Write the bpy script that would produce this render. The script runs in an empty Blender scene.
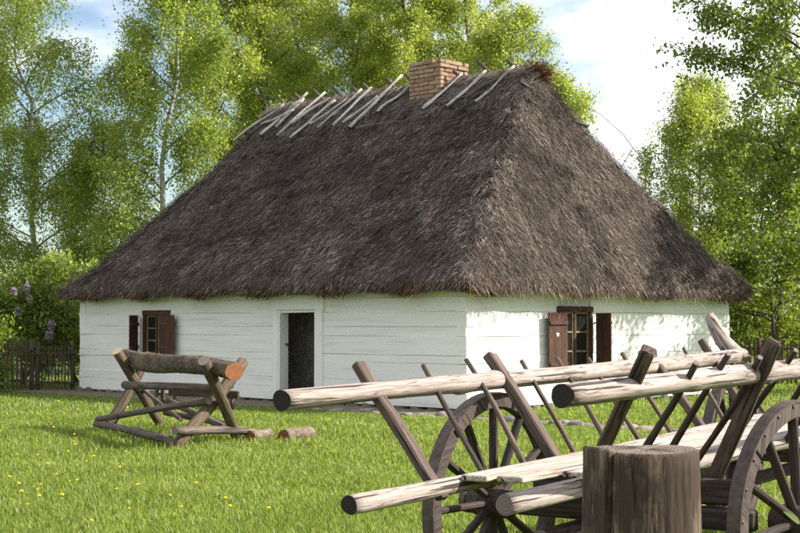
import bpy, bmesh, math, random
import numpy as np
from mathutils import Vector, Matrix, Euler

# ------------------------------------------------------------------ camera, sky, sun, exposure
sc = bpy.context.scene
col = sc.collection
R = math.radians
cam = bpy.data.cameras.new('camera'); camo = bpy.data.objects.new('camera', cam); col.objects.link(camo)
cam.sensor_width = 36.0; cam.lens = 36.0 * 1430 / 800; cam.clip_start = 0.05; cam.clip_end = 3000
camo.location = (0, 0, 1.6)
camo.rotation_euler = (R(90) + math.atan(57.5 / 1430), 0, 0)
sc.camera = camo

SUN_AZ = R(3)          # direction towards the sun, measured from +X towards +Y
SUN_EL = R(36)
world = bpy.data.worlds.new('World'); sc.world = world; world.use_nodes = True
wn = world.node_tree.nodes; wl = world.node_tree.links
wn.clear()
w_out = wn.new('ShaderNodeOutputWorld'); w_bg = wn.new('ShaderNodeBackground')
w_sky = wn.new('ShaderNodeTexSky'); w_sky.sky_type = 'NISHITA'; w_sky.sun_disc = False
w_sky.sun_elevation = SUN_EL; w_sky.sun_rotation = R(90) - SUN_AZ
w_sky.air_density = 1.0; w_sky.dust_density = 0.9; w_sky.ozone_density = 1.2
w_tc = wn.new('ShaderNodeTexCoord'); w_map = wn.new('ShaderNodeMapping')
w_map.inputs['Location'].default_value = (9.3, 0.6, 1.4); w_map.inputs['Scale'].default_value = (1.0, 1.0, 2.2)
w_noise = wn.new('ShaderNodeTexNoise'); w_noise.inputs['Scale'].default_value = 1.9
w_noise.inputs['Detail'].default_value = 7; w_noise.inputs['Roughness'].default_value = 0.52
w_ramp = wn.new('ShaderNodeMapRange'); w_ramp.inputs['From Min'].default_value = 0.45; w_ramp.inputs['From Max'].default_value = 0.515
w_ramp.interpolation_type = 'SMOOTHSTEP'
w_mix = wn.new('ShaderNodeMix'); w_mix.data_type = 'RGBA'; w_mix.inputs[7].default_value = (7.4, 7.5, 7.8, 1)
wl.new(w_tc.outputs['Generated'], w_map.inputs[0]); wl.new(w_map.outputs[0], w_noise.inputs['Vector'])
wl.new(w_noise.outputs[0], w_ramp.inputs[0]); wl.new(w_ramp.outputs[0], w_mix.inputs[0])
wl.new(w_sky.outputs[0], w_mix.inputs[6]); wl.new(w_mix.outputs[2], w_bg.inputs[0])
w_bg.inputs[1].default_value = 0.095
wl.new(w_bg.outputs[0], w_out.inputs[0])

sl = bpy.data.lights.new('sun', 'SUN'); sl.energy = 5.0; sl.angle = R(0.53); sl.color = (1.0, 0.95, 0.86)
so = bpy.data.objects.new('sun', sl); col.objects.link(so)
sdir = Vector((math.cos(SUN_EL) * math.cos(SUN_AZ), math.cos(SUN_EL) * math.sin(SUN_AZ), math.sin(SUN_EL)))
so.rotation_euler = sdir.to_track_quat('Z', 'Y').to_euler(); so.location = (30, 10, 40)

vs = sc.view_settings
vs.view_transform = 'Standard'; vs.look = 'None'; vs.exposure = 1.0; vs.gamma = 1.0; vs.use_curve_mapping = False
sc.render.engine = 'CYCLES'
sc.cycles.max_bounces = 6; sc.cycles.transparent_max_bounces = 4; sc.cycles.use_denoising = False
sc.cycles.caustics_reflective = False; sc.cycles.caustics_refractive = False

rnd = random.Random(11)

# ------------------------------------------------------------------ materials
class NT:
    def __init__(self, name):
        self.m = bpy.data.materials.new(name); self.m.use_nodes = True
        self.t = self.m.node_tree; self.n = self.t.nodes; self.l = self.t.links
        self.b = self.n['Principled BSDF']; self.out = self.n['Material Output']
        self.b.inputs['Roughness'].default_value = 0.85
        self.b.inputs['Specular IOR Level'].default_value = 0.25
    def node(self, t, **kw):
        x = self.n.new(t)
        for k, v in kw.items(): setattr(x, k, v)
        return x
    def coords(self, scale=(1, 1, 1), kind='Object'):
        tc = self.node('ShaderNodeTexCoord'); mp = self.node('ShaderNodeMapping')
        mp.inputs['Scale'].default_value = scale
        self.l.new(tc.outputs[kind], mp.inputs[0])
        oi = self.node('ShaderNodeObjectInfo')
        ml = self.node('ShaderNodeMath', operation='MULTIPLY'); ml.inputs[1].default_value = 37.0
        self.l.new(oi.outputs['Random'], ml.inputs[0]); self.l.new(ml.outputs[0], mp.inputs['Location'])
        return mp.outputs[0]
    def noise(self, vec, scale=5, detail=4, rough=0.55):
        n = self.node('ShaderNodeTexNoise'); n.inputs['Scale'].default_value = scale
        n.inputs['Detail'].default_value = detail; n.inputs['Roughness'].default_value = rough
        self.l.new(vec, n.inputs['Vector']); return n.outputs[0]
    def ramp(self, fac, stops):
        r = self.node('ShaderNodeValToRGB'); e = r.color_ramp.elements
        while len(e) < len(stops): e.new(0.5)
        for i, (p, c) in enumerate(stops): e[i].position = p; e[i].color = (*c, 1)
        self.l.new(fac, r.inputs[0]); return r.outputs[0]
    def mix(self, fac, a, b, mode='MIX'):
        m = self.node('ShaderNodeMix', data_type='RGBA', blend_type=mode)
        for s, v in ((m.inputs[0], fac), (m.inputs[6], a), (m.inputs[7], b)):
            if hasattr(v, 'is_linked') or hasattr(v, 'links'): self.l.new(v, s)
            elif isinstance(v, tuple): s.default_value = (*v, 1)
            else: s.default_value = v
        return m.outputs[2]
    def base(self, c):
        if isinstance(c, tuple): self.b.inputs['Base Color'].default_value = (*c, 1)
        else: self.l.new(c, self.b.inputs['Base Color'])
    def bump(self, h, strength=0.4, dist=0.01):
        b = self.node('ShaderNodeBump'); b.inputs['Strength'].default_value = strength; b.inputs['Distance'].default_value = dist
        self.l.new(h, b.inputs['Height']); self.l.new(b.outputs[0], self.b.inputs['Normal'])
    def island(self):
        return self.node('ShaderNodeNewGeometry').outputs['Random Per Island']

def wood(name, dark, light, crack=(0.03, 0.022, 0.018), grain=30, along=1.6, bump=0.5):
    """grain runs along the object's local X"""
    m = NT(name)
    g = m.noise(m.coords((along * 1.3, grain * 1.5, grain * 1.5)), 1.0, 9, 0.72)
    c = m.ramp(g, [(0.38, dark), (0.5, tuple((a + b) / 2 for a, b in zip(dark, light))), (0.62, light)])
    big = m.noise(m.coords((0.9, 3, 3)), 1.3, 3)
    c = m.mix(0.25, c, m.ramp(big, [(0.35, tuple(0.6 * a for a in dark)), (0.62, light)]))
    ck = m.noise(m.coords((along * 0.55, grain * 1.6, grain * 1.6)), 0.9, 3, 0.5)
    cf = m.ramp(ck, [(0.36, (1, 1, 1)), (0.385, (0, 0, 0))])
    c = m.mix(cf, c, crack)
    ln_ = m.noise(m.coords((along * 0.8, grain * 0.9, grain * 0.9)), 1.0, 2, 0.5)
    lf = m.ramp(ln_, [(0.478, (0, 0, 0)), (0.494, (0.8, 0.8, 0.8)), (0.506, (0.8, 0.8, 0.8)), (0.522, (0, 0, 0))])
    c = m.mix(lf, c, tuple(0.55 * x for x in dark))
    m.base(c)
    hh = m.node('ShaderNodeMath', operation='SUBTRACT'); m.l.new(g, hh.inputs[0]); m.l.new(cf, hh.inputs[1])
    m.bump(hh.outputs[0], bump, 0.006)
    return m.m

M = {}
M['rail'] = wood('weathered_rail_wood', (0.19, 0.14, 0.115), (0.48, 0.405, 0.36), crack=(0.05, 0.036, 0.03), along=2.0, grain=38)
M['stake'] = wood('grey_brown_stake_wood', (0.05, 0.034, 0.027), (0.17, 0.122, 0.098))
M['dark_wood'] = wood('dark_wheel_wood', (0.028, 0.020, 0.017), (0.09, 0.066, 0.056))
M['felloe'] = wood('felloe_wood', (0.05, 0.036, 0.031), (0.13, 0.098, 0.086))
M['plank'] = wood('cart_plank_wood', (0.30, 0.24, 0.19), (0.55, 0.48, 0.41), grain=22)
M['shutter'] = wood('brown_shutter_wood', (0.045, 0.022, 0.014), (0.125, 0.06, 0.038), grain=28)
M['ridge_pole'] = wood('silver_ridge_pole', (0.36, 0.325, 0.29), (0.64, 0.59, 0.53))
M['old_pole'] = wood('grey_old_pole', (0.055, 0.042, 0.034), (0.19, 0.15, 0.125))
M['saw_leg'] = wood('sawhorse_wood', (0.04, 0.028, 0.018), (0.17, 0.125, 0.08))
M['fence'] = wood('dark_fence_wood', (0.05, 0.037, 0.028), (0.15, 0.112, 0.083))
def stumpm():
    m = NT('weathered_stump')
    g1 = m.noise(m.coords((2.4, 60, 60)), 1.0, 9, 0.7); c = m.ramp(g1, [(0.36, (0.045, 0.030, 0.021)), (0.5, (0.115, 0.08, 0.055)), (0.64, (0.25, 0.19, 0.14))])
    b1 = m.noise(m.coords((3.0, 6, 6)), 1.2, 6, 0.65); c = m.mix(m.ramp(b1, [(0.47, (0.9, 0.9, 0.9)), (0.57, (0, 0, 0))]), c, (0.045, 0.027, 0.019))
    ln_ = m.noise(m.coords((0.7, 22, 22)), 1.0, 2, 0.5)
    lf = m.ramp(ln_, [(0.482, (0, 0, 0)), (0.495, (0.95, 0.95, 0.95)), (0.505, (0.95, 0.95, 0.95)), (0.518, (0, 0, 0))]); c = m.mix(lf, c, (0.018, 0.012, 0.009))
    m.base(c); m.bump(g1, 0.5, 0.006); return m.m
M['stump'] = stumpm()

def endgrain(name, dark, light, centre_axis='X'):
    m = NT(name)
    tc = m.node('ShaderNodeTexCoord')
    mp = m.node('ShaderNodeMapping'); mp.inputs['Scale'].default_value = (0, 1, 1); m.l.new(tc.outputs['Object'], mp.inputs[0])
    w = m.node('ShaderNodeTexWave', wave_type='RINGS', rings_direction='X')
    w.inputs['Scale'].default_value = 22; w.inputs['Distortion'].default_value = 3.5; w.inputs['Detail'].default_value = 3
    m.l.new(mp.outputs[0], w.inputs['Vector'])
    c = m.ramp(w.outputs['Fac'], [(0.2, dark), (0.8, light)])
    n = m.noise(tc.outputs['Object'], 14, 4)
    c = m.mix(m.ramp(n, [(0.35, (0, 0, 0)), (0.7, (0.6, 0.6, 0.6))]), c, dark)
    m.base(c); m.bump(w.outputs['Fac'], 0.3, 0.004)
    return m.m
M['end_dark'] = endgrain('dark_end_grain', (0.024, 0.018, 0.015), (0.036, 0.027, 0.023))
M['end_orange'] = endgrain('fresh_orange_end_grain', (0.20, 0.07, 0.03), (0.44, 0.20, 0.085))
M['end_red'] = endgrain('reddish_end_grain', (0.14, 0.05, 0.028), (0.30, 0.13, 0.07))
M['end_grey'] = endgrain('grey_end_grain', (0.15, 0.12, 0.10), (0.24, 0.20, 0.165))
M['stump_top'] = endgrain('stump_top_grain', (0.125, 0.098, 0.077), (0.17, 0.135, 0.105))
M['end_pale'] = endgrain('pale_end_grain', (0.38, 0.29, 0.17), (0.6, 0.5, 0.33))

def bark(name, dark, light, scale=14):
    m = NT(name)
    v = m.coords((0.55, 1, 1))
    n = m.noise(v, scale, 6, 0.7)
    c = m.ramp(n, [(0.36, dark), (0.62, light)])
    big = m.noise(v, 3, 2); c = m.mix(m.ramp(big, [(0.52, (0, 0, 0)), (0.66, (0.5, 0.5, 0.5))]), c, tuple(1.5 * x for x in light))
    m.base(c); m.bump(n, 1.0, 0.03); return m.m
M['bark'] = bark('rough_grey_bark', (0.022, 0.015, 0.010), (0.15, 0.112, 0.075), 20)
M['bark_pale'] = bark('pale_log_bark', (0.08, 0.058, 0.04), (0.25, 0.195, 0.14))
M['trunk'] = bark('tree_trunk_bark', (0.05, 0.04, 0.032), (0.15, 0.125, 0.10), 8)

def birch():
    m = NT('birch_bark')
    v = m.coords((1, 1, 6), 'Object')
    n = m.noise(v, 2.2, 5, 0.6)
    m.base(m.ramp(n, [(0.36, (0.05, 0.045, 0.04)), (0.46, (0.30, 0.29, 0.265)), (0.8, (0.42, 0.405, 0.38))])); return m.m
M['birch'] = birch()

def white():
    m = NT('whitewash')
    v = m.coords((0.5, 3, 7))
    n = m.noise(v, 1.4, 6, 0.6)
    c = m.ramp(n, [(0.28, (0.66, 0.64, 0.585)), (0.45, (0.79, 0.775, 0.72)), (0.75, (0.85, 0.835, 0.78))])
    f = m.noise(m.coords((0.8, 26, 26)), 1.2, 4, 0.6)
    c = m.mix(m.ramp(f, [(0.245, (0.75, 0.75, 0.75)), (0.285, (0, 0, 0))]), c, (0.30, 0.28, 0.25))
    m.base(c); m.b.inputs['Roughness'].default_value = 0.92
    h = m.noise(m.coords((2.5, 24, 24)), 1.0, 6, 0.7); m.bump(h, 0.35, 0.01)
    return m.m
M['white'] = white()
def plain(name, c, rough=0.85, metallic=0.0, var=0.0, scale=6):
    m = NT(name); m.b.inputs['Roughness'].default_value = rough; m.b.inputs['Metallic'].default_value = metallic
    if var:
        n = m.noise(m.coords(), scale, 5)
        m.base(m.ramp(n, [(0.3, tuple(x * (1 - var) for x in c)), (0.7, tuple(min(1, x * (1 + var)) for x in c))])); m.bump(n, 0.3, 0.01)
    else: m.base(c)
    return m.m
def chinkm():
    m = NT('chinking'); v = m.coords((1.0, 1.0, 0.25)); n = m.noise(v, 1.6, 3)
    m.base(m.ramp(n, [(0.34, (0.06, 0.055, 0.05)), (0.39, (0.55, 0.54, 0.5)), (0.7, (0.72, 0.71, 0.67))])); return m.m
M['chink'] = chinkm()
M['room'] = plain('dim_room_plaster', (0.5, 0.45, 0.39), var=0.3)
M['iron'] = plain('rusty_iron', (0.10, 0.075, 0.065), 0.6, 0.35, 0.35, 20)
M['steel'] = plain('grey_wire', (0.25, 0.25, 0.26), 0.45, 0.7)
M['sash'] = plain('ochre_sash_paint', (0.23, 0.165, 0.085), 0.7, 0, 0.3, 12)
M['plaque'] = plain('black_paint', (0.03, 0.03, 0.03), 0.6, 0, 0.4, 12)
M['stone'] = plain('grey_field_stone', (0.17, 0.15, 0.13), 0.9, 0, 0.4, 9)
M['stone_warm'] = plain('warm_field_stone', (0.23, 0.19, 0.155), 0.9, 0, 0.35, 9)
M['foundation'] = plain('dark_foundation_stone', (0.13, 0.11, 0.095), 0.95, 0, 0.5, 6)
M['mortar'] = plain('lime_mortar', (0.34, 0.30, 0.25), 0.95, 0, 0.25, 14)
M['zinc'] = plain('dull_zinc', (0.10, 0.10, 0.10), 0.5, 0.4, 0.3, 6)
def brickm():
    m = NT('old_yellow_red_brick')
    oi = m.node('ShaderNodeObjectInfo')
    c = m.ramp(oi.outputs['Random'], [(0.0, (0.27, 0.145, 0.095)), (0.35, (0.34, 0.215, 0.135)), (0.7, (0.42, 0.305, 0.20)), (1.0, (0.30, 0.175, 0.12))])
    n = m.noise(m.coords(), 22, 5, 0.65)
    c = m.mix(m.ramp(n, [(0.4, (0, 0, 0)), (0.7, (0.55, 0.55, 0.55))]), c, (0.16, 0.10, 0.07))
    m.base(c); m.bump(n, 0.6, 0.008); return m.m
M['brick'] = brickm()
def glass():
    m = NT('window_glass'); m.base((0.02, 0.022, 0.02)); m.b.inputs['Roughness'].default_value = 0.06
    m.b.inputs['Specular IOR Level'].default_value = 0.5
    n = m.noise(m.coords(), 2.5, 2); m.bump(n, 0.08, 0.02); return m.m
M['glass'] = glass()

def thatch(name, c0, c1, c2):
    m = NT(name); m.b.inputs['Roughness'].default_value = 0.95; m.b.inputs['Specular IOR Level'].default_value = 0.15
    c = m.ramp(m.island(), [(0.0, c0), (0.6, c1), (0.86, tuple(1.5 * x for x in c1)), (1.0, c2)])
    tc = m.node('ShaderNodeTexCoord')
    n = m.noise(tc.outputs['Object'], 0.9, 6, 0.68)
    c = m.mix(m.ramp(n, [(0.40, (0.6, 0.6, 0.6)), (0.58, (0, 0, 0))]), c, c0)
    m.base(c); return m.m
M['thatch'] = thatch('grey_brown_thatch', (0.042, 0.032, 0.027), (0.145, 0.113, 0.094), (0.56, 0.465, 0.39))
M['sunlit_cap'] = thatch('sunlit_tone_ridge_straw', (0.10, 0.08, 0.066), (0.26, 0.215, 0.18), (0.55, 0.475, 0.40))  # ridge thatch with the sunlight on it put into a paler colour
M['eave'] = thatch('rusty_eave_thatch', (0.05, 0.022, 0.012), (0.13, 0.06, 0.03), (0.23, 0.12, 0.06))
def thatch_base():
    m = NT('thatch_bed')
    n = m.noise(m.coords((6, 6, 6)), 2.2, 6, 0.7)
    m.base(m.ramp(n, [(0.35, (0.05, 0.038, 0.03)), (0.7, (0.15, 0.115, 0.09))])); m.bump(n, 1.0, 0.05); return m.m
M['thatch_bed'] = thatch_base()

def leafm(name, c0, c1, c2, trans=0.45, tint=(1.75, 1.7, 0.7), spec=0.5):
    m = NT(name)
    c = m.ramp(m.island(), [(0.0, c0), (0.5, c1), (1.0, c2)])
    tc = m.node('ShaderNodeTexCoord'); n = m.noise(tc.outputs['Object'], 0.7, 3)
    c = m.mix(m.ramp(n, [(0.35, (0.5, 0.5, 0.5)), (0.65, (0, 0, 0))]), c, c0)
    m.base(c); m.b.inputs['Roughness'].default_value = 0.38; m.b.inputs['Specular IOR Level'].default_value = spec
    tr = m.node('ShaderNodeBsdfTranslucent')
    tcx = m.mix(1.0, c, tint, 'MULTIPLY'); m.l.new(tcx, tr.inputs[0])
    mx = m.node('ShaderNodeMixShader'); mx.inputs[0].default_value = trans
    m.l.new(m.b.outputs[0], mx.inputs[1]); m.l.new(tr.outputs[0], mx.inputs[2]); m.l.new(mx.outputs[0], m.out.inputs[0])
    return m.m
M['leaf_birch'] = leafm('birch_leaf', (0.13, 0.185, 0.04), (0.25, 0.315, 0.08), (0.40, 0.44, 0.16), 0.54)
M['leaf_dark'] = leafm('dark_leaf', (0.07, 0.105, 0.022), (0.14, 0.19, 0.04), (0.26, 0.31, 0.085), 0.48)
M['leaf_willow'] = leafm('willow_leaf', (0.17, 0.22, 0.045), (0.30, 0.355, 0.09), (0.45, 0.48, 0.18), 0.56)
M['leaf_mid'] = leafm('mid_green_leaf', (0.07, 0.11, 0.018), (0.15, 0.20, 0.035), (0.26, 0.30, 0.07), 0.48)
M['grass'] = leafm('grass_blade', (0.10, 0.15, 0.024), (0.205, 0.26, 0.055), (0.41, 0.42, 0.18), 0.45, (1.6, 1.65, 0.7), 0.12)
M['lilac'] = plain('lilac_blossom', (0.36, 0.29, 0.34), 0.8, 0, 0.2, 30)
M['dandelion'] = plain('dandelion_yellow', (0.85, 0.62, 0.02), 0.7)
M['stem'] = plain('green_stem', (0.16, 0.22, 0.05), 0.7)
def groundm():
    m = NT('meadow_soil')
    tc = m.node('ShaderNodeTexCoord')
    n = m.noise(tc.outputs['Object'], 1.1, 6, 0.6)
    c = m.ramp(n, [(0.3, (0.05, 0.085, 0.014)), (0.6, (0.10, 0.145, 0.022)), (0.8, (0.14, 0.17, 0.04))])
    m.base(c); f = m.noise(tc.outputs['Object'], 30, 4); m.bump(f, 0.8, 0.04); return m.m
M['ground'] = groundm()
def dirtm():
    m = NT('trodden_dirt')
    tc = m.node('ShaderNodeTexCoord')
    n = m.noise(tc.outputs['Object'], 3.5, 6, 0.65)
    m.base(m.ramp(n, [(0.3, (0.10, 0.078, 0.055)), (0.6, (0.20, 0.165, 0.12)), (0.8, (0.27, 0.23, 0.17))]))
    f = m.noise(tc.outputs['Object'], 25, 4); m.bump(f, 0.8, 0.03); return m.m
M['dirt'] = dirtm()

# ------------------------------------------------------------------ helpers
def link(name, me, mat=None, parent=None):
    o = bpy.data.objects.new(name, me); col.objects.link(o)
    if mat is not None:
        for mm in (mat if isinstance(mat, (list, tuple)) else [mat]): me.materials.append(mm)
    if parent is not None: o.parent = parent
    return o
def empty(name, loc=(0, 0, 0), rz=0.0, parent=None):
    o = bpy.data.objects.new(name, None); col.objects.link(o); o.location = loc; o.rotation_euler = (0, 0, rz)
    o.empty_display_size = 0.2
    if parent is not None: o.parent = parent
    return o
def tag(o, label, cat=None, group=None, kind=None):
    if label: o['label'] = label
    if cat: o['category'] = cat
    if group: o['group'] = group
    if kind: o['kind'] = kind
    return o
def mesh_np(name, v, f, smooth=False, mats=None):
    """v (n,3), f (m,k) with constant k"""
    me = bpy.data.meshes.new(name); v = np.asarray(v, np.float32); f = np.asarray(f, np.int32)
    me.vertices.add(len(v)); me.vertices.foreach_set('co', v.ravel())
    k = f.shape[1]; me.loops.add(f.size); me.loops.foreach_set('vertex_index', f.ravel())
    me.polygons.add(len(f)); me.polygons.foreach_set('loop_start', np.arange(0, f.size, k, dtype=np.int32))
    me.polygons.foreach_set('loop_total', np.full(len(f), k, np.int32))
    if smooth: me.polygons.foreach_set('use_smooth', np.ones(len(f), bool))
    if mats is not None: me.polygons.foreach_set('material_index', np.asarray(mats, np.int32))
    me.update(calc_edges=True); return me
def from_bm(name, bm):
    me = bpy.data.meshes.new(name); bm.to_mesh(me); bm.free(); return me
def axis_matrix(p0, d, up=(0, 0, 1)):
    x = Vector(d).normalized(); u = Vector(up)
    if abs(x.dot(u.normalized())) > 0.995: u = Vector((0, 1, 0))
    y = u.cross(x).normalized(); z = x.cross(y)
    m = Matrix((x, y, z)).transposed().to_4x4(); m.translation = Vector(p0); return m
def log_mesh(L, r0, r1, sides=12, segs=8, bump=0.06, bend=0.0, seed=0, flat=1.0, endmats=True, slant=0.0, knots=0):
    """round log along local X; material slot 0 = side, 1 = ends"""
    q = random.Random(seed); V = []; Fs = []; mats = []
    ph = [q.uniform(0, 6.28) for _ in range(6)]
    kn = [(q.random(), q.uniform(0, 6.28), q.uniform(.10, .32)) for _ in range(knots)]
    for i in range(segs + 1):
        t = i / segs; r = r0 + (r1 - r0) * t
        cy = bend * math.sin(math.pi * t) + bump * r * math.sin(5 * t + ph[0]); cz = 0.5 * bend * math.sin(2 * math.pi * t + ph[1]) * 0.6 + bump * r * math.sin(6 * t + ph[2])
        for k in range(sides):
            a = 2 * math.pi * k / sides
            rr = r * (1 + bump * (0.6 * math.sin(2 * a + ph[3] + 3 * t) + 0.5 * math.sin(3 * a + ph[4] - 4 * t) + q.uniform(-0.22, 0.22) + .35 * math.sin(17 * t + ph[5] + 2 * a)))
            for kt, ka, kh in kn:
                da = (a - ka + math.pi) % (2 * math.pi) - math.pi; rr += r * kh * math.exp(-((t - kt) * L / (1.1 * r)) ** 2 - (da / .55) ** 2)
            e = 0.0
            if i == 0: e = -slant * math.cos(a) * r
            V.append((t * L + e, cy + rr * math.cos(a), cz + rr * math.sin(a) * flat))
    for i in range(segs):
        for k in range(sides):
            a = i * sides + k; b = i * sides + (k + 1) % sides
            Fs.append((a, b, b + sides, a + sides)); mats.append(0)
    me = bpy.data.meshes.new('log')
    Fs = [tuple(reversed(f)) for f in Fs]
    Fs.append(tuple(range(sides))[::1]); mats.append(1 if endmats else 0)
    Fs.append(tuple(reversed(range(segs * sides, segs * sides + sides)))); mats.append(1 if endmats else 0)
    me.from_pydata(V, [], Fs)
    for p, mi in zip(me.polygons, mats): p.material_index = mi; p.use_smooth = (mi == 0 and len(p.vertices) == 4)
    bm = bmesh.new(); bm.from_mesh(me); bmesh.ops.recalc_face_normals(bm, faces=bm.faces); bm.to_mesh(me); bm.free()
    return me
_seed = [100]
def log(name, p0, p1, r0, r1, side, end, parent=None, **kw):
    _seed[0] += 1
    d = Vector(p1) - Vector(p0)
    kw.setdefault('seed', _seed[0])
    me = log_mesh(d.length, r0, r1, **kw)
    o = link(name, me, [M[side], M[end]], parent); o.matrix_basis = axis_matrix(p0, d); return o
def box_mesh(L, w, h, bev=0.008, jit=0.0, seed=0, segs=1, x0=0.0, round_end=0.0):
    """box from x0..x0+L along X, centred in Y and Z"""
    q = random.Random(seed); bm = bmesh.new(); rings = []
    for i in range(segs + 1):
        x = x0 + L * i / segs; r = []
        dy = q.uniform(-jit, jit); dz = q.uniform(-jit, jit)
        sc_ = 1.0 - (round_end if i == segs else 0)
        for sy, sz in ((-1, -1), (1, -1), (1, 1), (-1, 1)):
            r.append(bm.verts.new((x, dy + sy * w / 2 * sc_ + q.uniform(-jit, jit) * .5, dz + sz * h / 2 + q.uniform(-jit, jit) * .5)))
        rings.append(r)
    for a, b in zip(rings, rings[1:]):
        for k in range(4): bm.faces.new((a[k], a[(k + 1) % 4], b[(k + 1) % 4], b[k]))
    bm.faces.new(rings[0]); bm.faces.new(rings[-1])
    bmesh.ops.recalc_face_normals(bm, faces=bm.faces)
    if bev > 0:
        es = [e for e in bm.edges if len(e.link_faces) == 2 and e.calc_face_angle(0) > 0.6]
        bmesh.ops.bevel(bm, geom=es, offset=bev, segments=1, affect='EDGES', clamp_overlap=True)
    return from_bm('board', bm)
def board(name, p0, p1, w, h, mat, parent=None, up=(0, 0, 1), **kw):
    _seed[0] += 1
    d = Vector(p1) - Vector(p0); kw.setdefault('seed', _seed[0])
    o = link(name, box_mesh(d.length, w, h, **kw), M[mat], parent); o.matrix_basis = axis_matrix(p0, d, up); return o
def block(name, lo, hi, mat, parent=None, bev=0.006, **kw):
    """axis-aligned box lo..hi in the parent's frame, local X along its longest horizontal side"""
    lo = Vector(lo); hi = Vector(hi); s = hi - lo; c = (lo + hi) / 2
    if s.x >= s.y and s.x >= s.z: return board(name, (lo.x, c.y, c.z), (hi.x, c.y, c.z), s.y, s.z, mat, parent, bev=bev, **kw)
    if s.y >= s.z: return board(name, (c.x, lo.y, c.z), (c.x, hi.y, c.z), s.x, s.z, mat, parent, bev=bev, **kw)
    return board(name, (c.x, c.y, lo.z), (c.x, c.y, hi.z), s.x, s.y, mat, parent, up=(0, 1, 0), bev=bev, **kw)
def tube_np(paths, sides=6):
    """paths: list of (points (n,3), radii (n)) -> verts, quads"""
    V = []; F = []; off = 0
    ang = np.arange(sides) * 2 * np.pi / sides
    for P, r in paths:
        P = np.asarray(P, float); r = np.asarray(r, float); n = len(P)
        T = np.gradient(P, axis=0); T /= np.linalg.norm(T, axis=1, keepdims=True) + 1e-9
        ref = np.where(np.abs(T[:, 2:3]) > 0.9, np.array([[1., 0, 0]]), np.array([[0, 0, 1.]]))
        A = np.cross(T, ref); A /= np.linalg.norm(A, axis=1, keepdims=True) + 1e-9; B = np.cross(T, A)
        ring = P[:, None, :] + r[:, None, None] * (A[:, None, :] * np.cos(ang)[None, :, None] + B[:, None, :] * np.sin(ang)[None, :, None])
        V.append(ring.reshape(-1, 3))
        i = np.arange(n - 1)[:, None] * sides; k = np.arange(sides)[None, :]; k2 = (k + 1) % sides
        F.append(np.stack([i + k, i + k2, i + sides + k2, i + sides + k], -1).reshape(-1, 4) + off)
        off += n * sides
    return np.concatenate(V), np.concatenate(F)
def quads_at(P, U, Wd):
    """diamond leaves: centre P, half axes U and W"""
    n = len(P); V = np.empty((n, 4, 3), np.float32)
    V[:, 0] = P - U; V[:, 1] = P + Wd; V[:, 2] = P + U; V[:, 3] = P - Wd
    return V.reshape(-1, 3), np.arange(n * 4, dtype=np.int32).reshape(-1, 4)
def tris_at(P, U, Wd):
    n = len(P); V = np.empty((n, 3, 3), np.float32)
    V[:, 0] = P - U; V[:, 1] = P + U * .6 + Wd; V[:, 2] = P + U * .6 - Wd
    return V.reshape(-1, 3), np.arange(n * 3, dtype=np.int32).reshape(-1, 3)
def rand_dirs(g, n):
    v = g.normal(size=(n, 3)); return v / np.linalg.norm(v, axis=1, keepdims=True)
def strands_np(root, d, side, length, width, tip=0.25):
    n = len(root); V = np.empty((n, 4, 3), np.float32)
    w = side * width[:, None] * 0.5; e = root + d * length[:, None]
    V[:, 0] = root - w; V[:, 1] = root + w; V[:, 2] = e + w * tip; V[:, 3] = e - w * tip
    return V.reshape(-1, 3), np.arange(n * 4, dtype=np.int32).reshape(-1, 4)
def norm(a): return a / (np.linalg.norm(a, axis=-1, keepdims=True) + 1e-9)

# ------------------------------------------------------------------ ground, path
HX, HY, HROT = 1.2, 26.0, R(-43.6)
hx = np.array([math.cos(HROT), math.sin(HROT)]); hy = np.array([-math.sin(HROT), math.cos(HROT)])
L, W, OV, IN = 12.3, 9.13, 0.36, 2.0
ZT, ZR = 2.40, 7.10           # thatch top at the eave, ridge
def to_house(x, y):
    dx, dy = x - HX, y - HY
    return dx * hx[0] + dy * hx[1], dx * hy[0] + dy * hy[1]
def gz(x, y): return 0.0

g_v = []; g_f = []
N = 40; ext = 900
xs = np.sign(np.linspace(-1, 1, N)) * np.abs(np.linspace(-1, 1, N)) ** 3 * ext
gv = np.array([(a, b + 20, 0) for b in xs for a in xs]); gf = np.array([(j * N + i, j * N + i + 1, (j + 1) * N + i + 1, (j + 1) * N + i) for j in range(N - 1) for i in range(N - 1)])
tag(link('ground', mesh_np('ground', gv, gf), M['ground']), 'flat green meadow ground around the cottage', kind='structure')

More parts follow.
